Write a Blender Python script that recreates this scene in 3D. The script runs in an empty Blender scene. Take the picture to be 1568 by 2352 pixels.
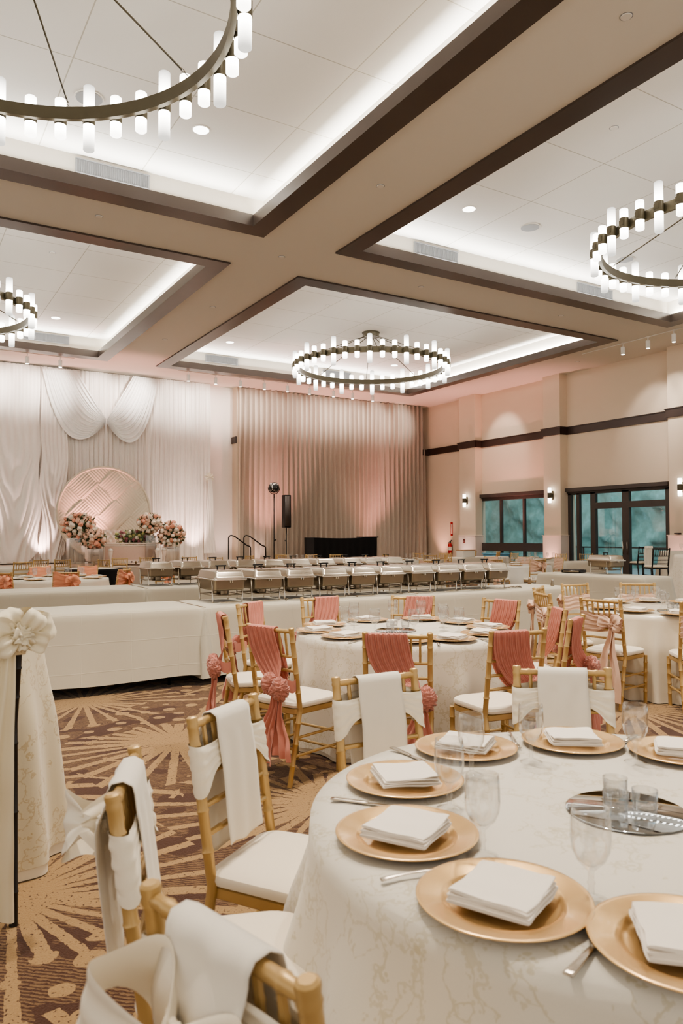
import bpy, math, random
from math import sin, cos, pi, atan2, hypot, radians, sqrt, exp, floor
from mathutils import Vector, Matrix, noise
random.seed(7)
SC = bpy.context.scene
COL = SC.collection
H = 1.46

# ------------------------------------------------------------------ helpers
def clamp(x, a, b): return max(a, min(b, x))
def lerp(a, b, t): return a + (b - a) * t
def sm(t): t = clamp(t, 0, 1); return t * t * (3 - 2 * t)

class MB:
    def __init__(s): s.v = []; s.f = []; s.xf = None
    def add(s, vs, fs):
        k = len(s.v)
        if s.xf is not None: vs = [tuple(s.xf @ Vector(p)) for p in vs]
        s.v += [tuple(p) for p in vs]; s.f += [tuple(i + k for i in f) for f in fs]
        return s
    def box(s, c, d, rz=0):
        x, y, z = d[0] / 2, d[1] / 2, d[2] / 2
        cr, sr = cos(rz), sin(rz); vs = []
        for dz in (-z, z):
            for dx, dy in ((-x, -y), (x, -y), (x, y), (-x, y)):
                vs.append((c[0] + dx * cr - dy * sr, c[1] + dx * sr + dy * cr, c[2] + dz))
        return s.add(vs, [(3, 2, 1, 0), (4, 5, 6, 7), (0, 1, 5, 4), (1, 2, 6, 5), (2, 3, 7, 6), (3, 0, 4, 7)])
    def bar(s, a, b, w, t=None):
        t = t or w; a = Vector(a); b = Vector(b); d = (b - a).normalized()
        u = d.cross(Vector((0, 0, 1)))
        if u.length < 1e-4: u = Vector((1, 0, 0))
        u.normalize(); n = u.cross(d).normalized()
        vs = []
        for p in (a, b):
            for i, j in ((-1, -1), (1, -1), (1, 1), (-1, 1)): vs.append(p + u * i * w / 2 + n * j * t / 2)
        return s.add(vs, [(3, 2, 1, 0), (4, 5, 6, 7), (0, 1, 5, 4), (1, 2, 6, 5), (2, 3, 7, 6), (3, 0, 4, 7)])
    def tube(s, pts, r, n=8, cap=True, closed=False):
        pts = [Vector(p) for p in pts]; m = len(pts)
        rs = r if isinstance(r, (list, tuple)) else [r] * m
        vs = []; prev = None
        for i, p in enumerate(pts):
            if closed: d = pts[(i + 1) % m] - pts[i - 1]
            else: d = pts[min(i + 1, m - 1)] - pts[max(i - 1, 0)]
            if d.length < 1e-9: d = Vector((0, 0, 1))
            d.normalize()
            if prev is None:
                a = Vector((0, 0, 1)) if abs(d.z) < .9 else Vector((1, 0, 0))
                u = d.cross(a).normalized()
            else:
                u = (prev - d * prev.dot(d)); u = u.normalized() if u.length > 1e-6 else d.orthogonal().normalized()
            prev = u; w = d.cross(u)
            for k in range(n):
                t = 2 * pi * k / n; vs.append(p + (u * cos(t) + w * sin(t)) * rs[i])
        fs = []
        for i in range(m if closed else m - 1):
            j = (i + 1) % m
            for k in range(n):
                fs.append((i * n + k, i * n + (k + 1) % n, j * n + (k + 1) % n, j * n + k))
        if cap and not closed: fs += [tuple(reversed(range(n))), tuple((m - 1) * n + k for k in range(n))]
        return s.add(vs, fs)
    def lathe(s, prof, n=24, c=(0, 0, 0), cap=True):
        vs = []; fs = []
        for r, z in prof:
            for k in range(n):
                t = 2 * pi * k / n; vs.append((c[0] + r * cos(t), c[1] + r * sin(t), c[2] + z))
        for i in range(len(prof) - 1):
            for k in range(n): fs.append((i * n + k, i * n + (k + 1) % n, (i + 1) * n + (k + 1) % n, (i + 1) * n + k))
        if cap:
            if prof[0][0] > 1e-5: fs.append(tuple(reversed(range(n))))
            if prof[-1][0] > 1e-5: fs.append(tuple((len(prof) - 1) * n + k for k in range(n)))
        return s.add(vs, fs)
    def grid(s, fn, nu, nv, cu=False, cv=False):
        mu = nu if cu else nu + 1; mv = nv if cv else nv + 1
        vs = [fn(i / nu, j / nv) for j in range(mv) for i in range(mu)]
        fs = []
        for j in range(nv):
            for i in range(nu):
                a = j * mu + i; b = j * mu + (i + 1) % mu; jj = (j + 1) % mv
                fs.append((a, b, jj * mu + (i + 1) % mu, jj * mu + i))
        return s.add(vs, fs)
    def prism(s, out, z0, z1):
        n = len(out)
        vs = [(x, y, z0) for x, y in out] + [(x, y, z1) for x, y in out]
        return s.add(vs, [tuple(reversed(range(n))), tuple(range(n, 2 * n))] + [(i, (i + 1) % n, n + (i + 1) % n, n + i) for i in range(n)])
    def layers(s, out, lays, c=(0, 0)):
        n = len(out); vs = []; fs = []
        for k, z in lays: vs += [(c[0] + (x - c[0]) * k, c[1] + (y - c[1]) * k, z) for x, y in out]
        for j in range(len(lays) - 1):
            for i in range(n): fs.append((j * n + i, j * n + (i + 1) % n, (j + 1) * n + (i + 1) % n, (j + 1) * n + i))
        fs += [tuple(reversed(range(n))), tuple((len(lays) - 1) * n + i for i in range(n))]
        return s.add(vs, fs)
    def ball(s, c, r, nu=12, nv=8, sc=(1, 1, 1)):
        def fn(u, v):
            t = 2 * pi * u; p = pi * (v * .998 + .001)
            return (c[0] + r * sc[0] * sin(p) * cos(t), c[1] + r * sc[1] * sin(p) * sin(t), c[2] - r * sc[2] * cos(p))
        return s.grid(fn, nu, nv, cu=True)
    def build(s, name, mat, parent=None, smooth=True, bevel=0, solid=0, sub=0):
        me = bpy.data.meshes.new(name); me.from_pydata(s.v, [], s.f); me.update()
        if smooth:
            me.polygons.foreach_set('use_smooth', [True] * len(me.polygons))
            if smooth == 'auto':
                try: me.set_sharp_from_angle(angle=radians(38))
                except Exception: pass
        me.materials.append(mat)
        o = bpy.data.objects.new(name, me); COL.objects.link(o)
        if parent: o.parent = parent
        if solid:
            m = o.modifiers.new('s', 'SOLIDIFY'); m.thickness = solid; m.offset = 0
        if bevel:
            m = o.modifiers.new('b', 'BEVEL'); m.width = bevel; m.segments = 2; m.limit_method = 'ANGLE'; m.angle_limit = radians(40)
        if sub:
            m = o.modifiers.new('ss', 'SUBSURF'); m.levels = sub; m.render_levels = sub
        return o

def tag(o, label=None, cat=None, group=None, kind=None):
    if label: o['label'] = label
    if cat: o['category'] = cat
    if group: o['group'] = group
    if kind: o['kind'] = kind
    return o
def thing(name, label, cat, loc=(0, 0, 0), rz=0, group=None):
    o = bpy.data.objects.new(name, None); COL.objects.link(o); o.location = loc; o.rotation_euler = (0, 0, rz)
    o.empty_display_size = .1
    return tag(o, label, cat, group)
def struct(o, cat='setting'): o['kind'] = 'structure'; return o
def dup(root, loc, rz, label=None, group=None, z=None):
    def cp(o, par):
        c = o.copy(); COL.objects.link(c)
        if par: c.parent = par
        for ch in kids.get(o.name, []): cp(ch, c)
        return c
    kids = {}
    def walk(o):
        kids[o.name] = list(o.children)
        for ch in o.children: walk(ch)
    walk(root)
    r = cp(root, None); r.location = loc; r.rotation_euler = (0, 0, rz)
    if label: r['label'] = label
    if group: r['group'] = group
    elif 'group' in r: del r['group']
    return r
class Proto:
    """first placement moves the original, later ones copy it"""
    def __init__(s, root): s.root = root; s.used = False
    def put(s, loc, rz, label, group=None):
        if not s.used:
            s.used = True; o = s.root; o.location = loc; o.rotation_euler = (0, 0, rz); o['label'] = label
            if group: o['group'] = group
            return o
        return dup(s.root, loc, rz, label, group)

# ------------------------------------------------------------------ materials
def srgb(*c):
    return tuple((x / 12.92 if x <= .04045 else ((x + .055) / 1.055) ** 2.4) for x in [k / 255 for k in c]) + (1,)
class NT:
    def __init__(s, name):
        s.m = bpy.data.materials.new(name); s.m.use_nodes = True; s.t = s.m.node_tree
        s.b = s.t.nodes['Principled BSDF']; s.out = s.t.nodes['Material Output']
    def n(s, ty, **k):
        x = s.t.nodes.new(ty)
        for a, b in k.items(): setattr(x, a, b)
        return x
    def l(s, a, b): s.t.links.new(a, b)
    def _in(s, sock, v):
        if v is None: return
        if isinstance(v, bpy.types.NodeSocket): s.l(v, sock)
        else: sock.default_value = v
    def M(s, op, a, b=None, c=None, cl=False):
        x = s.n('ShaderNodeMath', operation=op); x.use_clamp = cl
        s._in(x.inputs[0], a); s._in(x.inputs[1], b)
        if c is not None: s._in(x.inputs[2], c)
        return x.outputs[0]
    def V(s, op, a, b=None, out=0):
        x = s.n('ShaderNodeVectorMath', operation=op); s._in(x.inputs[0], a); s._in(x.inputs[1], b)
        return x.outputs[out]
    def mix(s, f, a, b):
        x = s.n('ShaderNodeMix', data_type='RGBA'); s._in(x.inputs[0], f); s._in(x.inputs[6], a); s._in(x.inputs[7], b)
        return x.outputs[2]
    def noise(s, sc=5, det=2, vec=None, rough=.5, out=0, dist=0):
        x = s.n('ShaderNodeTexNoise'); x.inputs['Scale'].default_value = sc; x.inputs['Detail'].default_value = det
        x.inputs['Roughness'].default_value = rough; x.inputs['Distortion'].default_value = dist
        if vec is not None: s.l(vec, x.inputs['Vector'])
        return x.outputs[out]
    def vor(s, sc, vec=None, feature='F1', rnd=1):
        x = s.n('ShaderNodeTexVoronoi', feature=feature); x.inputs['Scale'].default_value = sc; x.inputs['Randomness'].default_value = rnd
        if vec is not None: s.l(vec, x.inputs['Vector'])
        return x
    def ramp(s, f, stops):
        x = s.n('ShaderNodeValToRGB'); s.l(f, x.inputs[0]); e = x.color_ramp.elements
        e[0].position, e[0].color = stops[0]; e[1].position, e[1].color = stops[-1]
        for p, c in stops[1:-1]:
            k = e.new(p); k.color = c
        return x.outputs[0]
    def bump(s, h, st=.3, d=.01):
        x = s.n('ShaderNodeBump'); x.inputs['Strength'].default_value = st; x.inputs['Distance'].default_value = d
        s.l(h, x.inputs['Height']); s.l(x.outputs[0], s.b.inputs['Normal'])
    def obj(s): return s.n('ShaderNodeTexCoord').outputs['Object']
    def pos(s): return s.n('ShaderNodeNewGeometry').outputs['Position']
def pm(name, col, rough=.6, metal=0, spec=.5, var=0, vs=8, bump=0, bs=200, bd=.002, sheen=0, emit=None, es=0, trans=0, coat=0):
    q = NT(name); b = q.b
    b.inputs['Base Color'].default_value = col; b.inputs['Roughness'].default_value = rough; b.inputs['Metallic'].default_value = metal
    b.inputs['Specular IOR Level'].default_value = spec; b.inputs['Sheen Weight'].default_value = sheen; b.inputs['Coat Weight'].default_value = coat
    b.inputs['Transmission Weight'].default_value = trans
    v = q.obj()
    if var:
        n = q.noise(vs, 3, v); d = tuple(c * (1 - var) for c in col[:3]) + (1,)
        q.l(q.mix(n, d, tuple(min(1, c * (1 + var * .6)) for c in col[:3]) + (1,)), b.inputs['Base Color'])
    if bump: q.bump(q.noise(bs, 2, v), bump, bd)
    if emit: b.inputs['Emission Color'].default_value = emit; b.inputs['Emission Strength'].default_value = es
    return q.m
def fabric(name, col, var=.06, weave=900, rough=.85, sheen=.3, trans=0, bump=.25):
    q = NT(name); v = q.obj(); b = q.b
    n = q.noise(14, 3, v); w = q.noise(weave, 1, v)
    d = tuple(c * (1 - var * 2) for c in col[:3]) + (1,)
    c1 = q.mix(n, d, tuple(min(1, c * (1 + var)) for c in col[:3]) + (1,))
    c2 = q.mix(q.M('MULTIPLY', w, .25), c1, d); q.l(c2, b.inputs['Base Color'])
    b.inputs['Roughness'].default_value = rough; b.inputs['Sheen Weight'].default_value = sheen; b.inputs['Specular IOR Level'].default_value = .25
    q.bump(w, bump, .001)
    if trans:
        tr = q.n('ShaderNodeBsdfTranslucent'); tr.inputs['Color'].default_value = col
        mx = q.n('ShaderNodeMixShader'); mx.inputs[0].default_value = trans
        q.l(b.outputs[0], mx.inputs[1]); q.l(tr.outputs[0], mx.inputs[2]); q.l(mx.outputs[0], q.out.inputs[0])
    return q.m
def satin(name, col, rough=.38):
    q = NT(name); v = q.obj(); b = q.b
    n = q.noise(3, 3, v); q.l(q.mix(n, tuple(c * .9 for c in col[:3]) + (1,), col), b.inputs['Base Color'])
    b.inputs['Roughness'].default_value = rough; b.inputs['Sheen Weight'].default_value = .2
    q.bump(q.noise(9, 3, v), .25, .01)
    return q.m
def lacemat(name, base=srgb(228, 220, 204), thr=srgb(194, 182, 148)):
    q = NT(name); v = q.obj(); b = q.b
    nz = q.noise(5, 2, v, out=1); vv = q.V('ADD', v, q.V('SCALE', q.V('SUBTRACT', nz, (.5, .5, .5)), None))
    vv.node.inputs[1]
    sc = vv.node.inputs[1].links[0].from_node; sc.inputs['Scale'].default_value = .12
    n1 = q.noise(11, 2, v); n2 = q.noise(8.5, 2, vv); zone = q.noise(5.5, 1, v)
    def near(n, w): return q.M('LESS_THAN', q.M('ABSOLUTE', q.M('SUBTRACT', n, .5)), w)
    stem = q.M('MAXIMUM', near(n1, .009), q.M('MULTIPLY', near(n2, .008), .8))
    lf = q.vor(95, v); leafm = q.M('MULTIPLY', q.M('LESS_THAN', lf.outputs['Distance'], .42), q.M('MAXIMUM', near(n1, .03), near(n2, .028)))
    zmask = q.M('GREATER_THAN', zone, .47)
    fl = q.vor(9, v); d = fl.outputs['Distance']
    flower = q.M('MULTIPLY', q.M('LESS_THAN', d, .2), q.M('LESS_THAN', lf.outputs['Distance'], .5)); ring = q.M('LESS_THAN', d, .07)
    msk = q.M('MULTIPLY', q.M('MAXIMUM', q.M('MULTIPLY', stem, .7), q.M('MULTIPLY', leafm, .6)), zmask)
    msk = q.M('MAXIMUM', msk, q.M('MAXIMUM', q.M('MULTIPLY', flower, .75), ring))
    mesh = q.noise(700, 1, v)
    c1 = q.mix(mesh, tuple(c * .9 for c in base[:3]) + (1,), base)
    q.l(q.mix(q.M('MULTIPLY', msk, .75), c1, thr), b.inputs['Base Color'])
    b.inputs['Roughness'].default_value = .6; b.inputs['Sheen Weight'].default_value = .3
    q.bump(q.M('ADD', q.M('MULTIPLY', msk, 1.0), q.M('MULTIPLY', mesh, .3)), .5, .003)
    return q.m
def linen(name, col=srgb(204, 196, 178)):
    q = NT(name); v = q.obj(); b = q.b
    sx = q.n('ShaderNodeSeparateXYZ'); q.l(v, sx.inputs[0]); x, y, z = sx.outputs
    nx = q.noise(2.5, 2, v)
    def crease(c, per, ph, w):
        t = q.M('ABSOLUTE', q.M('SUBTRACT', q.M('FRACT', q.M('ADD', q.M('DIVIDE', q.M('ADD', c, q.M('MULTIPLY', nx, .02)), per), ph)), .5))
        return q.M('SUBTRACT', 1, q.M('DIVIDE', t, w / per, cl=True), cl=True)
    cr = q.M('MAXIMUM', crease(x, .46, .2, .006), crease(z, .26, .62, .006))
    w = q.noise(600, 1, v)
    lo = q.noise(1.3, 2, v)
    c0 = q.mix(lo, tuple(c * .9 for c in col[:3]) + (1,), col)
    c1 = q.mix(q.M('MULTIPLY', w, .3), c0, tuple(c * .8 for c in col[:3]) + (1,))
    q.l(q.mix(q.M('MULTIPLY', cr, .16), c1, tuple(min(1, c * 1.12) for c in col[:3]) + (1,)), b.inputs['Base Color'])
    b.inputs['Roughness'].default_value = .85; b.inputs['Sheen Weight'].default_value = .2; b.inputs['Specular IOR Level'].default_value = .2
    q.bump(q.M('ADD', q.M('MULTIPLY', cr, .3), q.M('ADD', q.M('MULTIPLY', w, .15), q.M('MULTIPLY', q.noise(5, 2, v), .6))), .5, .008)
    return q.m
def emis(name, col, st, sample='AUTO'):
    m = bpy.data.materials.new(name); m.use_nodes = True; t = m.node_tree; t.nodes.clear()
    e = t.nodes.new('ShaderNodeEmission'); e.inputs[0].default_value = col; e.inputs[1].default_value = st
    o = t.nodes.new('ShaderNodeOutputMaterial'); t.links.new(e.outputs[0], o.inputs[0])
    try: m.cycles.emission_sampling = sample
    except Exception: pass
    return m
def thinglass(name, tint=(1, 1, 1, 1), refl=.1, rough=.02, dens=0):
    q = NT(name); t = q.t
    tr = q.n('ShaderNodeBsdfTransparent'); tr.inputs[0].default_value = tint
    gl = q.n('ShaderNodeBsdfGlossy'); gl.inputs['Roughness'].default_value = rough
    lw = q.n('ShaderNodeLayerWeight'); lw.inputs[0].default_value = .35
    f = q.M('ADD', q.M('MULTIPLY', q.M('POWER', lw.outputs['Facing'], 2.4), .95), refl, cl=True)
    mx = q.n('ShaderNodeMixShader'); q.l(f, mx.inputs[0]); q.l(tr.outputs[0], mx.inputs[1]); q.l(gl.outputs[0], mx.inputs[2])
    t.nodes.remove(q.b); q.l(mx.outputs[0], q.out.inputs[0])
    return q.m

def carpet():
    q = NT('carpet_pattern'); b = q.b
    P = q.pos(); vec = q.V('MULTIPLY', P, (1, 1, 0))
    wob = q.noise(30, 2, vec, out=1); fuzz = q.V('SCALE', q.V('SUBTRACT', wob, (.5, .5, .5))); fuzz.node.inputs['Scale'].default_value = .02
    vf = q.V('ADD', vec, fuzz)
    S = 1.66; an = radians(10)
    d0 = q.V('SUBTRACT', vf, (1.80, 5.25, 0)); rx = q.V('DOT_PRODUCT', d0, (cos(an) / S, sin(an) / S, 0), out=1); ry = q.V('DOT_PRODUCT', d0, (-sin(an) / S, cos(an) / S, 0), out=1)
    ix = q.M('ROUND', rx); iy = q.M('ROUND', ry)
    x = q.M('MULTIPLY', q.M('SUBTRACT', rx, ix), S); y = q.M('MULTIPLY', q.M('SUBTRACT', ry, iy), S)
    cb0 = q.n('ShaderNodeCombineXYZ'); q.l(ix, cb0.inputs[0]); q.l(iy, cb0.inputs[1]); w0 = q.n('ShaderNodeTexWhiteNoise', noise_dimensions='2D'); q.l(cb0.outputs[0], w0.inputs['Vector'])
    r = q.M('SQRT', q.M('ADD', q.M('MULTIPLY', x, x), q.M('MULTIPLY', y, y)))
    th = q.M('ADD', q.M('DIVIDE', q.M('ARCTAN2', y, x), 2 * pi), .5)
    cellr = q.n('ShaderNodeSeparateColor'); q.l(w0.outputs['Color'], cellr.inputs[0])
    N = 30.0
    a = q.M('ADD', q.M('MULTIPLY', th, N), q.M('MULTIPLY', cellr.outputs[0], 3))
    s = q.M('ABSOLUTE', q.M('SUBTRACT', q.M('FRACT', a), .5))           # 0 at ray centre
    idx = q.M('FLOOR', a)
    wn = q.n('ShaderNodeTexWhiteNoise', noise_dimensions='2D'); cmb = q.n('ShaderNodeCombineXYZ'); q.l(idx, cmb.inputs[0]); q.l(cellr.outputs[1], cmb.inputs[1]); q.l(cmb.outputs[0], wn.inputs['Vector'])
    rnd = wn.outputs['Value']
    halfw = q.M('DIVIDE', q.M('MULTIPLY', q.M('ADD', .016, q.M('MULTIPLY', rnd, .022)), N / (2 * pi)), r)      # ray half width as an angle fraction
    ray = q.M('LESS_THAN', s, q.M('MAXIMUM', halfw, .15))
    rmax = q.M('ADD', .55, q.M('MULTIPLY', rnd, .5))
    # dots at ray tips
    rr = q.M('DIVIDE', r, .115); ri = q.M('FLOOR', rr); rf = q.M('SUBTRACT', q.M('FRACT', rr), .5)
    N2 = 15.0
    a2 = q.M('ADD', q.M('MULTIPLY', th, N2), q.M('MULTIPLY', ri, .5)); af = q.M('SUBTRACT', q.M('FRACT', a2), .5)
    arc = q.M('MULTIPLY', af, q.M('DIVIDE', q.M('MULTIPLY', r, 2 * pi), N2))
    rad = q.M('MULTIPLY', rf, .115)
    dd = q.M('SQRT', q.M('ADD', q.M('MULTIPLY', arc, arc), q.M('MULTIPLY', q.M('MULTIPLY', rad, rad), 1.3)))
    w2 = q.n('ShaderNodeTexWhiteNoise', noise_dimensions='2D'); cb2 = q.n('ShaderNodeCombineXYZ'); q.l(q.M('FLOOR', a2), cb2.inputs[0]); q.l(ri, cb2.inputs[1]); q.l(cb2.outputs[0], w2.inputs['Vector'])
    dot = q.M('LESS_THAN', dd, q.M('ADD', .03, q.M('MULTIPLY', w2.outputs['Value'], .03)))
    zone = q.noise(.55, 0, vec); zd = q.M('MULTIPLY', q.M('GREATER_THAN', r, .50), q.M('GREATER_THAN', zone, .47))
    # cross bars and hatching between rays
    bar = q.M('MULTIPLY', q.M('GREATER_THAN', rnd, .55), q.M('LESS_THAN', q.M('ABSOLUTE', q.M('SUBTRACT', q.M('FRACT', q.M('ADD', q.M('MULTIPLY', r, 3.1), q.M('MULTIPLY', rnd, 1.0))), .5)), .05))
    dia = q.M('ADD', q.M('MULTIPLY', x, 38), q.M('MULTIPLY', y, 30))
    hat = q.M('GREATER_THAN', q.M('ADD', q.M('SINE', q.M('MULTIPLY', dia, 7.5)), q.M('MULTIPLY', q.noise(30, 3, vec), 4.2)), 2.1)
    hatz = q.M('GREATER_THAN', q.noise(3.3, 1, vec), .44)
    hat = q.M('MULTIPLY', hat, hatz)
    raym = q.M('MULTIPLY', ray, q.M('SUBTRACT', 1, q.M('MULTIPLY', zd, q.M('GREATER_THAN', rnd, .62))))
    body = q.M('MAXIMUM', raym, q.M('MULTIPLY', bar, q.M('SUBTRACT', 1, zd)))
    body = q.M('MAXIMUM', body, q.M('MULTIPLY', dot, zd))
    body = q.M('MAXIMUM', body, q.M('LESS_THAN', r, .15))
    body = q.M('MAXIMUM', body, q.M('MULTIPLY', hat, .42))
    spk = q.noise(150, 2, vec)
    ero = q.M('GREATER_THAN', q.noise(70, 2, vec), .35)
    body = q.M('MULTIPLY', body, ero)
    big = q.noise(.8, 1, vec)
    dark = q.mix(spk, srgb(54, 34, 26), srgb(88, 60, 46)); tan = q.mix(spk, srgb(130, 104, 72), srgb(168, 138, 100))
    q.l(q.mix(body, dark, tan), b.inputs['Base Color']); b.inputs['Roughness'].default_value = .95; b.inputs['Specular IOR Level'].default_value = .1
    b.inputs['Sheen Weight'].default_value = .15
    q.bump(q.M('ADD', spk, q.M('MULTIPLY', body, .3)), .5, .006)
    return q.m

def ceiltile():
    q = NT('ceiling_panel_white'); b = q.b; P = q.pos(); sx = q.n('ShaderNodeSeparateXYZ'); q.l(P, sx.inputs[0]); x, y = sx.outputs[0], sx.outputs[1]
    def ln(c, o, per):
        t = q.M('ABSOLUTE', q.M('SUBTRACT', q.M('FRACT', q.M('ADD', q.M('DIVIDE', q.M('SUBTRACT', c, o), per), .5)), .5))
        return q.M('LESS_THAN', t, .008 / per)
    # panel joints follow the same 1.62 m module in every tray
    g = q.M('MAXIMUM', ln(x, .35, 1.621), ln(y, -.0, 1.645))
    n = q.noise(90, 1, P)
    c = q.mix(n, srgb(238, 236, 230), srgb(244, 242, 236))
    q.l(q.mix(q.M('MULTIPLY', g, .75), c, srgb(176, 170, 154)), b.inputs['Base Color']); b.inputs['Roughness'].default_value = .9
    return q.m

def roomwall(name, col, st=.04):
    q = NT(name); b = q.b; P = q.pos(); m = q.n('ShaderNodeMapping'); q.l(P, m.inputs[0]); m.inputs['Scale'].default_value = (30, 30, 4)
    n = q.noise(12, 3, m.outputs[0])
    q.l(q.mix(n, tuple(c * (1 - st) for c in col[:3]) + (1,), tuple(min(1, c * (1 + st)) for c in col[:3]) + (1,)), b.inputs['Base Color'])
    b.inputs['Roughness'].default_value = .85; q.bump(n, .08, .002)
    return q.m

def lampmat():
    m = emis('frosted_lamp_glass', (1, .95, .86, 1), 3); t = m.node_tree; q = NT.__new__(NT); q.m = m; q.t = t
    sx = q.n('ShaderNodeSeparateXYZ'); q.l(q.n('ShaderNodeTexCoord').outputs['Object'], sx.inputs[0])
    k = q.M('SUBTRACT', 1, q.M('DIVIDE', q.M('ABSOLUTE', sx.outputs[2]), .42), cl=True)
    e = [x for x in t.nodes if x.type == 'EMISSION'][0]; q.l(q.M('ADD', .55, q.M('MULTIPLY', q.M('POWER', k, 1.5), 8)), e.inputs[1]); return m
MT = dict(
    gold=pm('gold_painted_wood', srgb(196, 164, 112), .36, .35, .5, .10, 6, .05, 80, .002),
    ivory=fabric('ivory_cushion_fabric', srgb(238, 226, 206), .02, 500, .8, .3),
    white=fabric('white_linen_runner', srgb(242, 234, 220), .02, 800, .8, .25, .1),
    satinw=satin('white_satin', srgb(246, 236, 216), .42),
    cream=satin('cream_satin', srgb(240, 228, 200), .5),
    coral=fabric('coral_chiffon', srgb(216, 148, 132), .09, 700, .8, .4, .12, .35),
    peach=fabric('peach_organza', srgb(252, 176, 142), .06, 700, .6, .4, .15),
    blush=satin('blush_satin', srgb(226, 190, 166), .45),
    lace=lacemat('ivory_lace'), lacec=lacemat('cream_lace', srgb(226, 214, 186), srgb(188, 162, 112)),
    satint=satin('ivory_table_satin', srgb(228, 218, 198), .22),
    satins=satin('silver_white_satin', srgb(222, 220, 212), .3),
    linen=linen('buffet_linen'), linenf=linen('far_linen', srgb(228, 220, 204)),
    charger=pm('copper_gold_charger', srgb(250, 210, 152), .25, .8, .5, .04, 5, 0, 1, .001, coat=.2),
    napkin=fabric('napkin_cotton', srgb(248, 238, 224), .015, 700, .85, .2),
    steel=pm('brushed_steel', srgb(202, 192, 178), .24, 1, .5, .06, 12),
    steeld=pm('dull_steel', srgb(150, 138, 122), .38, 1, .5, .1, 12),
    iron=pm('black_metal', srgb(22, 20, 19), .45, .3, .5, .1, 10),
    blackc=fabric('black_stretch_cloth', srgb(18, 17, 17), .1, 500, .95, .1),
    blackw=pm('black_lacquered_wood', srgb(30, 26, 24), .4, 0, .5, .1, 10),
    bronze=pm('dark_bronze', srgb(82, 75, 58), .45, .4, .5, .08, 5, .03, 300, .001),
    trim=pm('brown_trim', srgb(80, 70, 64), .32, 0, .5, .08, 3, .05, 60, .002),
    trimd=pm('dark_brown_moulding', srgb(58, 42, 36), .4, 0, .5, .08, 3),
    lamp=lampmat(),
    down=emis('downlight_lens', (1, .96, .88, 1), 3.5, 'NONE'),
    glass=thinglass('drinking_glass', (.985, .985, .985, 1), .085),
    acry=thinglass('clear_acrylic', (.93, .92, .9, 1), .12, .1),
    mirror=pm('mirror_disc', srgb(215, 222, 228), .03, 1),
    soffit=roomwall('soffit_paint', srgb(230, 226, 216), .02),
    wall=roomwall('wall_vinyl', srgb(224, 206, 184), .04), stone=roomwall('pale_stone_wainscot', srgb(236, 218, 206), .03),
    wwhite=roomwall('drape_wall_paint', srgb(240, 228, 218), .02),
    sheer=fabric('sheer_white_drape', srgb(250, 242, 234), .02, 300, .75, .3, .08),
    sheerw=fabric('bright_sheer_swag', srgb(255, 252, 248), .01, 300, .7, .4, .04),
    taupe=fabric('taupe_curtain', srgb(192, 178, 163), .05, 300, .8, .3),
    disc=fabric('ivory_woven_ribbon', srgb(206, 196, 176), .06, 300, .7, .3),
    vent=pm('vent_grey', srgb(150, 152, 154), .6), whitep=pm('white_plastic', srgb(236, 232, 224), .5),
    red=pm('red_paint', srgb(190, 22, 20), .35), ptan=pm('brown_fabric', srgb(176, 134, 92), .7, var=.15),
    frame=pm('black_window_frame', srgb(70, 62, 58), .45), leaf=pm('leaf_green', srgb(70, 84, 50), .6, var=.3),
    eucal=pm('eucalyptus_green', srgb(132, 146, 114), .6, var=.3),
    rosep=pm('peach_rose', srgb(246, 204, 180), .7, var=.12, vs=30), rosew=pm('cream_rose', srgb(246, 230, 212), .7, var=.1, vs=30), rosec=pm('coral_rose', srgb(240, 172, 146), .7, var=.12, vs=30),
    rosem=pm('mauve_rose', srgb(150, 96, 100), .7, var=.15, vs=30), roseg=pm('pale_green_bloom', srgb(188, 186, 128), .7, var=.12, vs=30),
    sofa=pm('white_leather', srgb(240, 222, 208), .4), pinkp=fabric('pink_panel', srgb(226, 196, 180), .04),
    wood=pm('table_underside', srgb(120, 96, 70), .6, var=.1), carpet=carpet(), tile=ceiltile(),
    teal=thinglass('tinted_window_glass', (.87, .92, .93, 1), .03), card=pm('blue_plastic', srgb(90, 150, 180), .5),
    wax=pm('white_wax', srgb(240, 232, 220), .5), dimgrey=pm('dark_grey_plastic', srgb(70, 62, 58), .5),
)

# ------------------------------------------------------------------ room shell
X1, X2, X3, XL = 5.85, 7.38, 17.56, -4.35
Y0, Y1, Y2, Y3 = 2.57, 12.39, 13.94, 23.76
ZC, ZT = 6.96, 7.6
XW, YB, YD = 19.85, 25.95, 25.95
def plane_box(name, x0, x1, y0, y1, z0, z1, mat, **k):
    o = MB().box(((x0 + x1) / 2, (y0 + y1) / 2, (z0 + z1) / 2), (x1 - x0, y1 - y0, z1 - z0)).build(name, mat, smooth=False, **k); return struct(o)
plane_box('floor', -10, 20.4, -4, 26.4, -.1, 0, MT['carpet'])
m = MB()
xs = [-10, XL, X1, X2, X3, 20.4]; ys = [-4, Y0, Y1, Y2, Y3, 26.4]
for i in range(5):
    for j in range(5):
        if i in (1, 3) and j in (1, 3): continue
        m.box(((xs[i] + xs[i + 1]) / 2, (ys[j] + ys[j + 1]) / 2, ZC + .06), (xs[i + 1] - xs[i], ys[j + 1] - ys[j], .12))
struct(m.build('ceiling', MT['soffit'], smooth=False))
trays = [(XL, X1, Y0, Y1), (XL, X1, Y2, Y3), (X2, X3, Y2, Y3), (X2, X3, Y0, Y1)]
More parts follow.
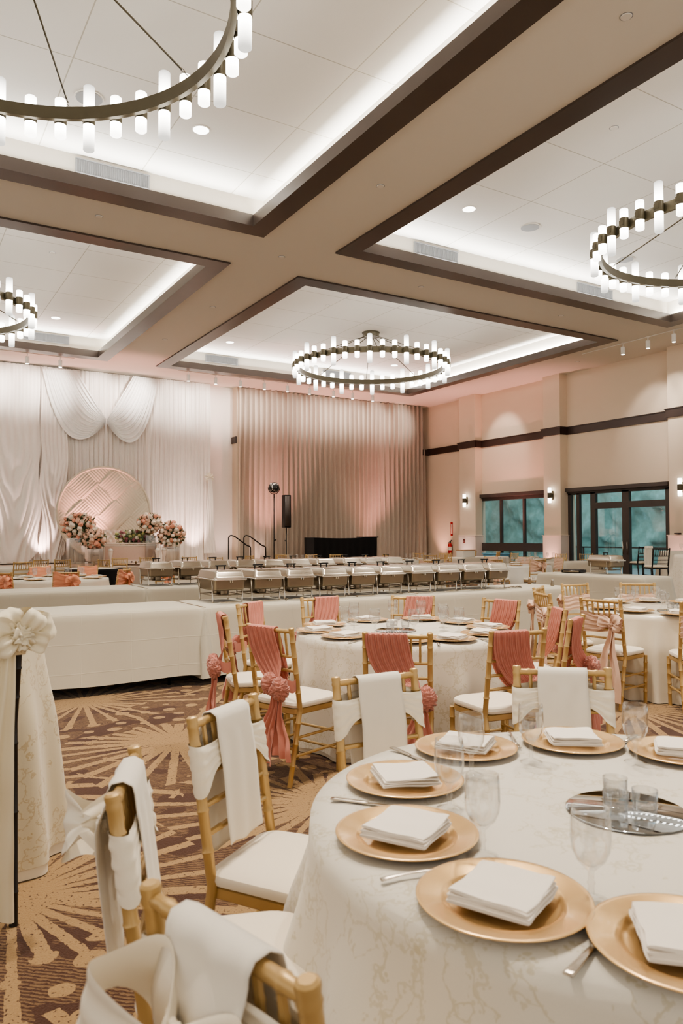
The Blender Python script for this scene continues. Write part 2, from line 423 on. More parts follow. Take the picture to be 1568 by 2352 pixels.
for a, b, c, d in trays:
    m = MB(); t = .06
    m.box(((a + b) / 2, (c + d) / 2, ZT + .05), (b - a + .2, d - c + .2, .1)); struct(m.build('ceiling', MT['tile'], smooth=False))
    m = MB()
    for (x, y, w, h) in ((a - .05, (c + d) / 2, .1, d - c + .2), (b + .05, (c + d) / 2, .1, d - c + .2), ((a + b) / 2, c - .05, b - a, .1), ((a + b) / 2, d + .05, b - a, .1)):
        m.box((x, y, (ZC + .12 + ZT) / 2), (w, h, ZT - ZC - .12))
    struct(m.build('ceiling', pm('tray_side_white', srgb(232, 226, 214), .9), smooth=False))
    W = .38
    m = MB(); zb, zt = ZC - .035, 7.13
    for (x, y, w, h) in ((a + W / 2, (c + d) / 2, W, d - c), (b - W / 2, (c + d) / 2, W, d - c), ((a + b) / 2, c + W / 2, b - a - 2 * W, W), ((a + b) / 2, d - W / 2, b - a - 2 * W, W)):
        m.box((x, y, (zb + zt) / 2), (w, h, zt - zb))
    struct(m.build('trim', MT['trim'], smooth=False))
for i, o in enumerate([o for o in COL.objects if o.name.split('.')[0] == 'trim']): o.name = 'trim_%d' % (i + 1)

# back walls
plane_box('wall_back', -10, 20.4, YB, YB + .15, 0, ZC, MT['wwhite'])
plane_box('wall_back_return', 10.98, 11.12, 25.55, YB, 0, ZC, MT['wall'])
# right wall, with window and door openings (window Y 18.72..22.3, z 0..2.95 ; door Y 14.0..17.95)
m = MB()
def wbox(y0, y1, z0, z1, x0=XW, x1=XW + .35): m.box(((x0 + x1) / 2, (y0 + y1) / 2, (z0 + z1) / 2), (x1 - x0, y1 - y0, z1 - z0))
wbox(22.42, 26.1, 0, ZC); wbox(17.9, 18.75, 0, ZC); wbox(2.0, 14.0, 0, ZC); wbox(14.0, 22.42, 2.92, ZC); 
struct(m.build('wall_right', MT['wall'], smooth=False))
m = MB()
pil = [(22.2, 23.14), (17.9, 18.66), (12.9, 13.79), (8.2, 9.1)]
for a, b in pil: m.box((19.68, (a + b) / 2, ZC / 2), (.36, b - a, ZC))
struct(m.build('wall_right_pilaster', MT['wall'], smooth=False, bevel=.01))
m = MB()
for a, b in pil: m.box((19.67, (a + b) / 2, .72), (.42, b - a + .06, 1.44)); m.box((19.66, (a + b) / 2, 1.445), (.46, b - a + .1, .03))
struct(m.build('wall_right_wainscot', MT['stone'], smooth=False, bevel=.006))
# dark moulding following the wall and pilasters
m = MB()
segs = [(23.14, 25.6, XW), (22.2, 23.14, 19.5), (18.66, 22.2, XW), (17.9, 18.66, 19.5), (13.79, 17.9, XW), (12.9, 13.79, 19.5), (9.1, 12.9, XW)]
for a, b, x in segs:
    m.box((x - .025, (a + b) / 2, 5.0), (.05, b - a + (.1 if x < 19.6 else 0), .24)); m.box((x - .035, (a + b) / 2, 5.13), (.07, b - a + (.14 if x < 19.6 else 0), .03))
for a, b in pil[:3]:
    for y in (a - .025, b + .025): m.box((19.66, y, 5.0), (.37, .05, .24)); m.box((19.66, y, 5.13), (.37, .07, .03))
m.box((10.96, 25.75, 5.0), (.05, .4, .24)); m.box((19.66, 25.55, 5.0), (.4, .06, .24))
struct(m.build('trim_5', MT['trimd'], smooth=False))
m = MB(); m.box((5, 25.93, .08), (30, .03, .16)); struct(m.build('baseboard_back', MT['trimd'], smooth=False))

# windows
def win():
    t = bpy.data.objects.new('window_1', None); COL.objects.link(t); struct(t)
    x = XW + .06; m = MB()
    y0, y1 = 18.75, 22.42
    for y in (y0 + .05, y1 - .05, 20.0, 21.2): m.box((x, y, 1.5), (.1, .09 if y in (20.0, 21.2) else .12, 2.9))
    m.box((x - .03, (y0 + y1) / 2, 1.02), (.18, y1 - y0, .3)); m.box((x, (y0 + y1) / 2, .1), (.12, y1 - y0, .2)); m.box((x, (y0 + y1) / 2, 2.86), (.12, y1 - y0, .14))
    m.build('window_frame', MT['frame'], t, False)
    MB().box((x + .01, (y0 + y1) / 2, 1.5), (.012, y1 - y0, 2.8)).build('glass', MT['teal'], t, False)
    d = bpy.data.objects.new('door_1', None); COL.objects.link(d); struct(d)
    y0, y1 = 14.0, 17.9; m = MB()
    for y, w in ((y0 + .08, .16), (y1 - .06, .12), (y1 - .42, .12), (16.85, .2), (15.58, .26)): m.box((x, y, 1.45), (.12, w, 2.9))
    m.box((x, (y0 + 16.9) / 2, 2.42), (.13, 16.9 - y0, .2)); m.box((x, (y0 + y1) / 2, 2.87), (.12, y1 - y0, .1)); m.box((x, (y0 + y1) / 2, .06), (.12, y1 - y0, .12))
    m.build('door_frame', MT['frame'], d, False)
    MB().box((x + .01, (y0 + y1) / 2, 1.45), (.012, y1 - y0, 2.8)).build('glass', MT['teal'], d, False)
    m = MB()
    for y in (15.5, 15.66): m.tube([(x - .1, y, .85), (x - .1, y, 1.25)], .014)
    m.build('door_handle', MT['steel'], d)
    for i, (a, b) in enumerate(((18.66, 22.5), (13.98, 18.02))):
        s = thing('roller_shade', ['dark roller shade cassette above the left window', 'dark roller shade cassette above the glass double doors'][i], 'roller shade', (XW - .06, (a + b) / 2, 2.98))
        MB().box((0, 0, 0), (.16, b - a, .13)).build('cassette', MT['frame'], s, False, bevel=.01)
        MB().box((.02, 0, -.085), (.02, b - a - .06, .05)).build('bottom_rail', MT['frame'], s, False)
    p = thing('motion_sensor', 'small white motion sensor on wall above the left corner of the glass doors', 'sensor', (XW - .03, 18.0 - .02, 3.1))
    MB().box((0, 0, 0), (.05, .07, .11)).build('housing', MT['whitep'], p, bevel=.01); MB().ball((-.03, 0, -.02), .022).build('lens', MT['dimgrey'], p)
win()
# outside: paving, railing and trees at dusk
q = NT('dusk_foliage'); n = q.noise(1.8, 5, q.pos(), .65)
q.l(q.ramp(n, [(.3, srgb(92, 118, 112)), (.5, srgb(108, 138, 132)), (.62, srgb(122, 154, 150)), (.75, srgb(140, 176, 178))]), q.b.inputs['Base Color']); q.b.inputs['Roughness'].default_value = 1
FOL = q.m
m = MB()
def hedge(u, v):
    y = lerp(4, 34, u); z = lerp(0, 9, v)
    k = noise.noise((y * .8, z * .8, 3)) * 1.2 + noise.noise((y * 2.7, z * 2.7, 1)) * .5
    return (28 + k * .35 - v * .8, y, z + .2 * k)
m.grid(hedge, 160, 50); o = tag(m.build('trees', FOL, smooth=True), 'dense line of trees outside the windows at dusk', 'trees', kind='stuff')
struct(MB().box((24.6, 18, -.06), (8.4, 30, .1)).build('ground_outside', pm('patio_paving', srgb(120, 130, 134), .8), smooth=False))
t = thing('patio_railing', 'thin dark railing outside the glass doors', 'railing', (23.0, 18, 0))
m = MB(); m.bar((0, -8, 1.0), (0, 8, 1.0), .05)
m.build('handrail', MT['frame'], t, False); m = MB()
for k in range(9): m.bar((0, -8 + 2 * k, 0), (0, -8 + 2 * k, 1.0), .05)
m.build('post', MT['frame'], t, False)

# ------------------------------------------------------------------ ceiling fixtures
def vent(x0, x1, y, lab):
    t = thing('air_vent', lab, 'vent', ((x0 + x1) / 2, y - .012, 7.42)); w = x1 - x0
    MB().box((0, 0, 0), (w, .02, .24)).build('backing', MT['vent'], t, False)
    m = MB()
    for k in range(int(w / .035)): m.box((-w / 2 + .02 + k * .035, -.015, 0), (.008, .02, .2))
    for z in (-.115, .115): m.box((0, -.015, z), (w, .03, .015))
    m.build('grille', MT['vent'], t, False)
vent(2.52, 3.72, Y1, 'pale linear vent high on far side of nearest left ceiling tray')
vent(9.26, 10.43, Y1, 'pale vent at left end of far side of right ceiling tray')
vent(14.13, 15.4, Y1, 'pale vent at right end of far side of right ceiling tray, behind the chandelier')
vent(9.07, 10.25, Y3, 'pale vent at left end of far side of middle ceiling tray')
vent(13.6, 14.8, Y3, 'pale vent in far side of middle ceiling tray seen through the chandelier')
vent(3.4, 4.7, Y3, 'pale vent on far side of far left ceiling tray')
def disc_light(x, y, lab, r=.085, z=ZT, mat='down', nm='recessed_downlight', cat='downlight', g=None):
    t = thing(nm, lab, cat, (x, y, z), group=g)
    MB().lathe([(r * 1.12, -.006), (r * 1.12, 0)], 24).build('trim_ring', MT['whitep'], t, 'auto')
    MB().lathe([(r, -.009), (r, -.006)], 24).build('lens', MT[mat], t, 'auto')
for x, y, lab in [(3.99, 10.66, 'glowing round downlight beside the nearest chandelier'), (9.3, 10.7, 'glowing downlight near left corner of right ceiling tray'), (4.0, 22.07, 'glowing downlight in far left ceiling tray'),
                  (9.24, 22.06, 'glowing downlight near left corner of middle ceiling tray'), (15.6, 22.06, 'glowing downlight seen through the middle chandelier')]:
    disc_light(x, y, lab, .12)
for x, y, lab in [(10.9, 10.72, 'round ceiling speaker grille beside right chandelier'), (14.0, 10.9, 'round ceiling speaker grille seen inside the right chandelier ring'), (2.35, 10.68, 'round ceiling speaker grille behind the nearest chandelier lamps')]:
    t = thing('ceiling_speaker', lab, 'speaker', (x, y, ZT)); MB().lathe([(.2, -.01), (.2, 0)], 28).build('bezel', MT['whitep'], t, 'auto'); MB().lathe([(.18, -.014), (.18, -.01)], 28).build('grille', MT['vent'], t, 'auto')
for x, y, z, lab in [(6.64, 5.11, ZC, 'small round cover plate on soffit, nearest, top right'), (6.58, 9.66, ZC, 'small round plate on soffit between the two nearest trays'), (3.06, 13.07, ZC, 'small round plate on soffit between the two left trays'),
                  (6.6, 13.15, ZC, 'small round plate where the two soffit beams cross'), (6.64, 16.91, ZC, 'small round plate on soffit left of the middle tray'), (10.05, 13.18, ZC, 'small round plate on soffit above middle tray, left one'),
                  (14.4, 13.13, ZC, 'small round plate on soffit between right and middle trays, right one'), (6.6, 20.4, ZC, 'small round plate on soffit furthest along beam, beside middle tray corner'), (18.7, 16.4, ZC, 'small round plate on pink lit soffit beside right wall'),
                  (9.31, 7.41, ZT, 'small round sprinkler plate inside right ceiling tray'), (10.0, 17.2, ZT, 'small round sprinkler plate inside middle ceiling tray'), (3.0, 17.0, ZT, 'small round sprinkler plate inside far left ceiling tray')]:
    t = thing('sprinkler_cover', lab, 'sprinkler cover', (x, y, z)); MB().lathe([(.055, -.012), (.06, -.004), (.06, 0)], 20).build('cap', MT['whitep'], t, 'auto'); MB().lathe([(.07, -.003), (.07, 0)], 20).build('escutcheon', MT['vent'], t, 'auto')

# track spotlights
def spot(lab, x, y):
    t = thing('ceiling_spotlight', lab, 'spotlight', (x, y, ZC), group='white cylinder spotlights along the soffit edge')
    MB().lathe([(.05, -.03), (.05, 0)], 14).build('mount', MT['whitep'], t, 'auto'); MB().tube([(0, 0, -.03), (0, 0, -.12)], .012).build('stem', MT['whitep'], t)
    MB().lathe([(.055, -.33), (.06, -.32), (.06, -.12), (.045, -.11)], 16).build('housing', MT['whitep'], t, 'auto'); MB().lathe([(.05, -.336), (.05, -.331)], 16).build('lens', MT['down'], t, 'auto')
    return t
sx_ = [3.55, 4.49, 8.56, 9.53, 10.44, 11.35, 12.26, 13.17, 14.18, 15.02, 15.93]
od = 'first second third fourth fifth sixth seventh eighth ninth tenth eleventh'.split()
for i, x in enumerate(sx_): spot('white cylinder spotlight, %s from the left in the row before the drapes' % od[i], x, 23.98)
for i, y in enumerate([14.13, 13.3, 12.5]): spot('white cylinder spotlight near the right wall, %s from the far end' % od[i], 18.0, y)
for c_, d_, l_ in (((3.2, 23.98, ZC - .012), (3.4, .035, .02), 'slim white lighting track before the sheer backdrop drape'), ((12.3, 23.98, ZC - .012), (8.2, .035, .02), 'slim white lighting track before the taupe curtain'), ((18.0, 12.4, ZC - .012), (.035, 6.4, .02), 'slim white lighting track along the right wall')):
    tag(MB().box(c_, d_).build('light_track', MT['whitep'], smooth=False), l_, 'light track')


# ------------------------------------------------------------------ chandeliers
def chandelier():
    root = thing('ring_chandelier', '', 'chandelier')
    R = 2.2; N = 42; z0 = -1.05
    def rg(u, v):
        t = 2 * pi * u; k = [(R - .03, -.075), (R + .03, -.075), (R + .03, .075), (R - .03, .075)][int(round(v * 4)) % 4]
        return (k[0] * cos(t), k[0] * sin(t), z0 + k[1])
    MB().grid(rg, 96, 4, cu=True, cv=True).build('ring', MT['bronze'], root, 'auto')
    MB().lathe([(.0, -.14), (.24, -.14), (.25, -.12), (.25, -.02), (.27, -.02), (.27, 0)], 32).build('canopy', MT['bronze'], root, 'auto')
    sleeve = lampt = lamps = None
    for k in range(N):
        t = 2 * pi * (k + .5) / N; tall = k % 3 == 0; L = .40 if tall else .24
        p = (R + .105) * cos(t), (R + .105) * sin(t), z0
        key = 'T' if tall else 'S'
        if key not in chandelier.c:
            r = .068
            o = MB().lathe([(r * .8, -L), (r, -L + .012), (r, L - .012), (r * .8, L)], 16).build('lamp', MT['lamp'], root, 'auto'); chandelier.c[key] = o.data
        else:
            o = bpy.data.objects.new('lamp', chandelier.c[key]); COL.objects.link(o); o.parent = root
        o.location = p
        if 'sl' not in chandelier.c:
            s = MB().lathe([(.073, -.085), (.073, .085)], 16).bar((-.075, 0, 0), (-.05, 0, 0), .08).build('sleeve', MT['bronze'], o, 'auto'); chandelier.c['sl'] = s.data
        else:
            s = bpy.data.objects.new('sleeve', chandelier.c['sl']); COL.objects.link(s); s.parent = o
    for k in range(8):
        t = 2 * pi * (k + .35) / 8; a = Vector((.2 * cos(t), .2 * sin(t), -.13)); b = Vector(((R - .05) * cos(t), (R - .05) * sin(t), z0 + .09))
        MB().tube([a, lerp(a, b, .965)], .011, 6).build('suspension_rod', MT['bronze'], root)
        m = MB(); d = (b - a).normalized(); n = d.orthogonal().normalized(); w = d.cross(n)
        for j, f in enumerate((.972, .992)):
            c = lerp(a, b, f); e = n if j else w
            m.tube([c + d * .03 * cos(q) + e * .013 * sin(q) for q in [2 * pi * i / 10 for i in range(10)]], .004, 5, closed=True)
        m.build('chain_link', MT['bronze'], root)
    return root
chandelier.c = {}
ch = Proto(chandelier())
for x, y, l in [(.75, 7.4, 'large bronze ring chandelier of frosted tube lamps, nearest, cropped by top left corner'), (12.47, 18.85, 'bronze ring chandelier hanging whole in the middle ceiling tray above the curtain'),
                (12.5, 7.48, 'bronze ring chandelier hanging under the right ceiling tray, cut by right edge'), (.6, 18.85, 'bronze ring chandelier in far left ceiling tray, cut by left edge')]:
    ch.put((x, y, ZT), 0, l)

# ------------------------------------------------------------------ drapes, curtain, backdrop
def pleat(x, seed=0, k=1):
    return (sin(x * 46 * k + seed + 1.7 * sin(x * 3.1 + seed)) * .5 + .35 * sin(x * 81 * k + 2.1 * sin(x * 5.3)) + .3 * noise.noise((x * 6, seed, 0)))
def taupe(u, v):
    x = lerp(11.05, 19.5, u) + (.12 * (1 - v) if u > .97 else 0) * 1; z = lerp(.02, ZC - .02, v)
    per = 2 * pi / .215; a = x * per + .8 * sin(x * 2.3) + .5 * noise.noise((x * 1.2, z * .25, 0)) * 2
    s = sin(a); s = math.copysign(abs(s) ** .7, s)
    return (x + .03 * cos(a) + .02 * noise.noise((x * 3, z * .6, 5)), 25.5 - .13 * s * (.75 + .5 * noise.noise((x * .9, z * .2, 9)) ), z)
tag(MB().grid(taupe, 700, 14).build('stage_curtain', MT['taupe']), 'floor to ceiling taupe pleated curtain behind the black booth', 'curtain')
def sheer(u, v):
    x = lerp(-1.5, 9.95, u); z = lerp(.6, ZC - .02, v)
    f = 1 + .4 * (1 - v)
    return (x + .01 * sin(x * 40), 25.55 - .05 * f * pleat(x + .05 * noise.noise((x * 2, z * .5, 1)), 2) - .1 * sm((.14 - v) / .14) * max(0, sin(x * 2.1)), z)
tag(MB().grid(sheer, 900, 12).build('backdrop_drape', MT['sheer']), 'wide sheer white pleated backdrop drape covering the back wall', 'drape')
# swags: curved gathered cloth
def swag(name, lab, A, B, C, drop, y, n=26, top=1.0, seed=0, mat='sheer'):
    """gathered cloth from the wide top edge A-B pulled to the point C"""
    A, B, C = Vector(A), Vector(B), Vector(C)
    def fn(u, v):
        # u across, v along
        P = lerp(A, B, u); c = C
        mid = (P + c) / 2 + Vector((0, 0, -drop * (1 - u) ** 1.2 - .0)) + Vector(((A.x - c.x) * .18 * (1 - u), 0, 0))
        t = v; p = P * (1 - t) ** 2 + mid * 2 * t * (1 - t) + (c + Vector((0, 0, .16 * (u - .5)))) * t * t
        p.y = y - .10 - .05 * sin(u * 3) * sin(pi * t) * 2 - .03 * sin(u * 60 + seed) * sin(pi * min(t + .12, 1)) - .02 * sin(u * 133 + seed)
        return p
    return tag(MB().grid(fn, 120, 24).build(name, MT['sheerw']), lab, 'swag')
swag('drape_swag', 'sheer white swag looping from top left to the gathered point above the round panel', (4.2, 0, 6.8), (5.25, 0, 6.9), (6.2, 0, 5.28), 2.55, 25.45)
swag('drape_swag', 'sheer white swag looping from top right to the gathered point above the round panel', (7.95, 0, 6.85), (7.1, 0, 6.9), (6.24, 0, 5.28), 2.6, 25.42, seed=2)
def cascade(lab, x0, x1, ztop, zb, y, seed):
    def fn(u, v):
        x = lerp(x0, x1, u); s = sin(pi * u) * sm((1 - v) * 2.2); z = lerp(zb, ztop, v) - (1 - v) * 0
        sag = 1.5 * s * (1 - v) ** 1.3
        yy = y - .06 - .07 * sin((z + sag * 1.0 + .35 * s * 3) * 9 + seed) * sm((1 - v) * 1.6 - .3) * s - .03 * sin(u * 42 + seed) * v - .12 * (1 - v)
        return (x + .06 * sin(z * 3 + seed) * (1 - v), yy, max(.62, z - .35 * s * (1 - v) ** 2 + .2 * (1 - s) * (1 - v)))
    return tag(MB().grid(fn, 70, 70).build('cascading_drape', MT['sheer']), lab, 'drape')
cascade('white satin drape pooling in curved folds left of the round woven panel', 2.7, 4.16, 6.9, .8, 25.52, 1)
cascade('white satin drape with bright U shaped folds beside the round woven panel', 4.18, 5.0, 6.9, .8, 25.5, 2.2)
t = thing('fabric_rosette', 'small white gathered rosette on the right edge of the backdrop drape', 'rosette', (9.85, 25.35, 3.55))
m = MB(); m.grid(lambda u, v: ((.05 + .1 * v * (1 + .3 * sin(u * 2 * pi * 9))) * cos(2 * pi * u) * (v + .1), -.06 * (1 - v) + .03 * sin(u * 2 * pi * 9), (.05 + .1 * v * (1 + .3 * sin(u * 2 * pi * 9))) * sin(2 * pi * u) * (v + .1)), 72, 6, cu=True); m.build('petals', MT['satinw'], t)
t2 = MB(); t2.grid(lambda u, v: ((u - .5) * (.12 + .35 * v) + .02 * sin(v * 7), -.03 + .03 * sin(u * 25), -v * 2.7), 24, 20); t2.build('tail', MT['sheer'], t)

# stage and round woven panel
struct(MB().box((6.2, 23.9, .29), (8.4, 4.0, .58)).build('floor_stage', pm('stage_skirt', srgb(200, 186, 172), .8), smooth=False))
t = thing('round_backdrop_panel', 'large round ivory backdrop woven of criss-cross ribbon bands behind the sofa', 'backdrop', (6.05, 24.75, 2.22))
RD = 1.47
MB().tube([(RD * cos(a), 0, RD * sin(a)) for a in [2 * pi * k / 72 for k in range(72)]], .045, 8, closed=True).build('hoop', MT['disc'], t)
m = MB(); NG = 190; idx = {}; vs = []; fs = []
def weave(x, z):
    a = (x + z) / sqrt(2); b = (x - z) / sqrt(2); W = .72
    i = floor(a / W + .3); j = floor(b / W + .1)
    par = (i + j) % 2 == 0; fa = (a / W + .3) % 1; fb = (b / W + .1) % 1
    c = (fb if par else fa)
    h = .011 * sin(c * 2 * pi * 9) + .05 * sin(pi * (fa if par else fb)) + (.03 if par else 0)
    return h
for i in range(NG + 1):
    for j in range(NG + 1):
        x = (i / NG * 2 - 1) * RD; z = (j / NG * 2 - 1) * RD
        if x * x + z * z < (RD - .005) ** 2: idx[i, j] = len(vs); vs.append((x, -weave(x, z) * .4, z))
for i in range(NG):
    for j in range(NG):
        k = [idx.get(p) for p in ((i, j), (i + 1, j), (i + 1, j + 1), (i, j + 1))]
        if None not in k: fs.append(tuple(k))
m.add(vs, fs); m.build('woven_bands', MT['disc'], t, smooth='auto')
m = MB(); m.bar((-.9, .1, -1.62), (-.9, .1, -1.15), .05); m.bar((.9, .1, -1.62), (.9, .1, -1.15), .05); m.bar((-1.1, .1, -1.61), (1.1, .1, -1.61), .05); m.build('stand', MT['whitep'], t)

# loveseat
t = thing('loveseat', 'cream tufted loveseat standing before the round woven panel', 'sofa', (6.1, 23.9, .58))
def back(u, v):
    x = lerp(-.8, .8, u); z = lerp(.35, 1.05 + .04 * cos(pi * (u - .5)), v)
    gx = (u * 9) ; gz = (v * 3.2); dd = 1
    for oi in (0, 1):
        a = (gx + oi * .5) % 1 - .5; b = (gz + oi * .5) % 1 - .5; dd = min(dd, a * a + b * b)
    return (x, -.03 - .05 * min(1, dd * 6), z)
m = MB().grid(back, 72, 30); m.box((0, .06, .68), (1.66, .12, .74)); m.build('backrest', MT['sofa'], t)
MB().box((0, -.35, .36), (1.5, .62, .16)).build('seat_cushion', MT['sofa'], t, bevel=.05)
for s in (-1, 1): MB().box((s * .8, -.3, .38), (.14, .75, .42)).build('armrest', MT['sofa'], t, bevel=.05)
m = MB().box((0, -.32, .2), (1.66, .7, .16)); m.build('base', MT['sofa'], t, bevel=.02)
for sx in (-.72, .72):
    for sy in (-.6, 0): MB().lathe([(.02, 0), (.035, .13)], 10, (sx, sy, 0)).build('leg', MT['gold'], t)
# head table on the stage
t = thing('sweetheart_table', 'white carved console table with a pale pink front panel on the stage', 'table', (6.3, 22.9, .58))
MB().box((0, 0, .66), (1.75, .6, .05)).build('tabletop', MT['sofa'], t, bevel=.012)
MB().box((0, -.24, .38), (1.5, .03, .46)).build('front_panel', MT['pinkp'], t, bevel=.005)
m = MB(); m.box((0, -.255, .6), (1.6, .03, .05)); m.box((0, -.255, .15), (1.6, .03, .05)); m.build('moulding', MT['sofa'], t, bevel=.008)
for sx in (-.78, .78):
    for sy in (-.22, .22): MB().lathe([(.03, 0), (.045, .03), (.025, .08), (.04, .3), (.05, .45), (.03, .55), (.05, .62)], 12, (sx, sy, 0)).build('leg', MT['sofa'], t)

ROSE = {}
def rose_mesh(kind, mat):
    if kind in ROSE: return ROSE[kind]
    m = MB(); m.ball((0, 0, 0), .5, 8, 6)
    for k in range(11):
        t = k * 2.4; e = .15 + .055 * k; c = (.42 * sin(e) * cos(t), .42 * sin(e) * sin(t), .36 * cos(e))
        def fn(u, v, t=t, e=e):
            a = (u - .5) * 1.5; r = .5 + .09 * v + .008 * k; el = e + .35 - v * .7
            return (r * sin(el) * cos(t + a), r * sin(el) * sin(t + a), r * cos(el) * 1.0 + .03 * v)
        m.grid(fn, 4, 3)
    o = m.build('rose_tmp', mat); ROSE[kind] = o.data; bpy.data.objects.remove(o); return ROSE[kind]
def leaves(m, c, r, n, sz, rng, sc=(1, 1, 1)):
    for k in range(n):
        d = Vector((rng.gauss(0, 1), rng.gauss(0, 1), rng.gauss(0, 1))).normalized(); p = Vector(c) + Vector((d.x * r * sc[0], d.y * r * sc[1], d.z * r * sc[2])) * rng.uniform(.65, 1.08)
        u = (d + Vector((rng.gauss(0, .7), rng.gauss(0, .7), rng.gauss(0, .7)))).normalized(); w = u.orthogonal().normalized(); s = sz * rng.uniform(.6, 1.3)
        m.add([p, p + u * s * .5 + w * s * .25, p + u * s, p + u * s * .5 - w * s * .25], [(0, 1, 2, 3)])
def bouquet(name, lab, loc, r, sc, n, kinds, lf, seed, stand=None, cat='flowers'):
    rng = random.Random(seed); t = thing(name, lab, cat, loc)
    m = MB(); leaves(m, (0, 0, 0), r, 300, .13, rng, sc); m.ball((0, 0, 0), r * .8, 14, 10, sc); m.build('foliage', MT[lf], t, False)
    for k in range(n):
        zz = 1 - 2 * (k + .5) / n; a = k * 2.39996; rr = sqrt(1 - zz * zz)
        d = Vector((rr * cos(a), rr * sin(a), zz)); d = d * rng.uniform(.86, 1.1) + Vector((rng.uniform(-.12, .12), 0, rng.uniform(-.12, .12)))
        if d.y > .55: continue
        o = bpy.data.objects.new('rose', rose_mesh(*kinds[rng.randrange(len(kinds))])); COL.objects.link(o); o.parent = t
        o.location = (d.x * r * sc[0], d.y * r * sc[1], d.z * r * sc[2]); s = rng.uniform(.10, .165) * (1 if r > .25 else .8)
        o.scale = (s, s, s); o.rotation_euler = d.to_track_quat('Z', 'Y').to_euler()
    if stand:
        MB().lathe([(.1, -r * sc[2] - stand), (.09, -r * sc[2] - stand + .02), (.015, -r * sc[2] - stand + .05), (.015, -r * sc[2] - .06), (.09, -r * sc[2] + .04)], 16).build('stand', MT['gold'], t)
    return t
PK = [('p', MT['rosep']), ('p', MT['rosep']), ('w', MT['rosew']), ('c', MT['rosec']), ('w', MT['rosew'])]
def flowers(): 
    bouquet('floral_arrangement', 'taller peach and cream rose cluster at the left of the sofa', (4.8, 22.6, 1.74), .36, (1.1, .8, .95), 90, PK, 'leaf', 1, .12)
    bouquet('floral_arrangement', 'lower peach and cream rose cluster trailing to the right, left of the sofa', (5.15, 22.4, 1.40), .30, (1.0, .8, .75), 80, PK, 'leaf', 2, .1)
    bouquet('floral_arrangement', 'smaller high coral and peach rose cluster right of the sofa', (6.88, 22.6, 1.86), .28, (1.0, .8, .85), 70, PK, 'leaf', 3, .1)
    bouquet('floral_arrangement', 'large lower peach and cream rose cluster, rightmost on the stage', (7.5, 22.5, 1.5), .33, (1.0, .8, 1.0), 85, PK, 'leaf', 4, .1)
    bouquet('floral_centerpiece', 'low green eucalyptus centrepiece with mauve and pale green blooms on white console', (6.48, 22.85, 1.42), .24, (2.1, .7, .7), 70, [('m', MT['rosem']), ('g', MT['roseg']), ('w', MT['rosew'])], 'eucal', 5)
flowers()
for x, y, w, h, l in [(4.7, 22.6, .42, .82, 'tall clear acrylic pedestal under the left rose cluster, left one'), (5.22, 22.4, .34, .52, 'clear acrylic pedestal under the trailing rose cluster'), (7.5, 22.5, .4, .55, 'clear acrylic pedestal under the rightmost rose cluster'), (6.9, 22.75, .3, .9, 'narrow clear acrylic pedestal under the high coral rose cluster')]:
    t = thing('display_pedestal', l, 'pedestal', (x, y, .58))
    m = MB(); 
    for s in (-1, 1): m.box((s * w / 2, 0, h / 2), (.012, w, h)); m.box((0, s * w / 2, h / 2), (w, .012, h))
    m.build('side_panel', MT['acry'], t, False); MB().box((0, 0, h), (w + .02, w + .02, .015)).build('top_panel', MT['whitep'], t, False)
for x, y, l in [(7.0, 22.25, 'white urn vase on the right of the stage front, left one'), (7.22, 22.3, 'white urn vase on the right of the stage front, right one'), (5.62, 22.3, 'white urn vase left of the console table')]:
    t = thing('urn_vase', l, 'vase', (x, y, .58)); MB().lathe([(.07, 0), (.07, .02), (.02, .06), (.02, .22), (.05, .3), (.075, .42), (.07, .44), (.09, .46), (.085, .46), (.06, .42)], 18, cap=False).build('body', MT['sofa'], t, 'auto')
    MB().ball((0, 0, .46), .07, 10, 8).build('candle', MT['wax'], t)

# handrails at the stage steps
for dx, l in ((0, 'black metal step handrail left of the taupe curtain, left one'), (.5, 'black metal step handrail left of the taupe curtain, right one')):
    t = thing('stage_handrail', l, 'handrail', (10.02 + dx, 24 - dx * .3, 0))
    pts = [(0, 0, .0), (0, 0, 1.3)] + [(.1 - .1 * cos(a), 0, 1.38 + .1 * sin(a)) for a in [pi / 2 * k / 6 for k in range(7)]] + [(.22, 0, 1.45), (.7, 0, 1.12)] + [(.7 + .12 * sin(a), 0, 1.04 + .08 * cos(a)) for a in [.3 + k * .32 for k in range(5)]] + [(.84, 0, .0)]
    MB().tube(pts, .022, 8).build('rail', MT['iron'], t)
    MB().box((0, 0, .01), (.12, .12, .02)).build('base_plate', MT['iron'], t); MB().box((.84, 0, .01), (.12, .12, .02)).build('base_plate', MT['iron'], t)
struct(MB().box((10.85, 23.95, .13), (.5, 1.4, .26)).box((10.6, 23.95, .2), (.35, 1.4, .4)).build('floor_stage_steps', MT['dimgrey'], smooth=False))
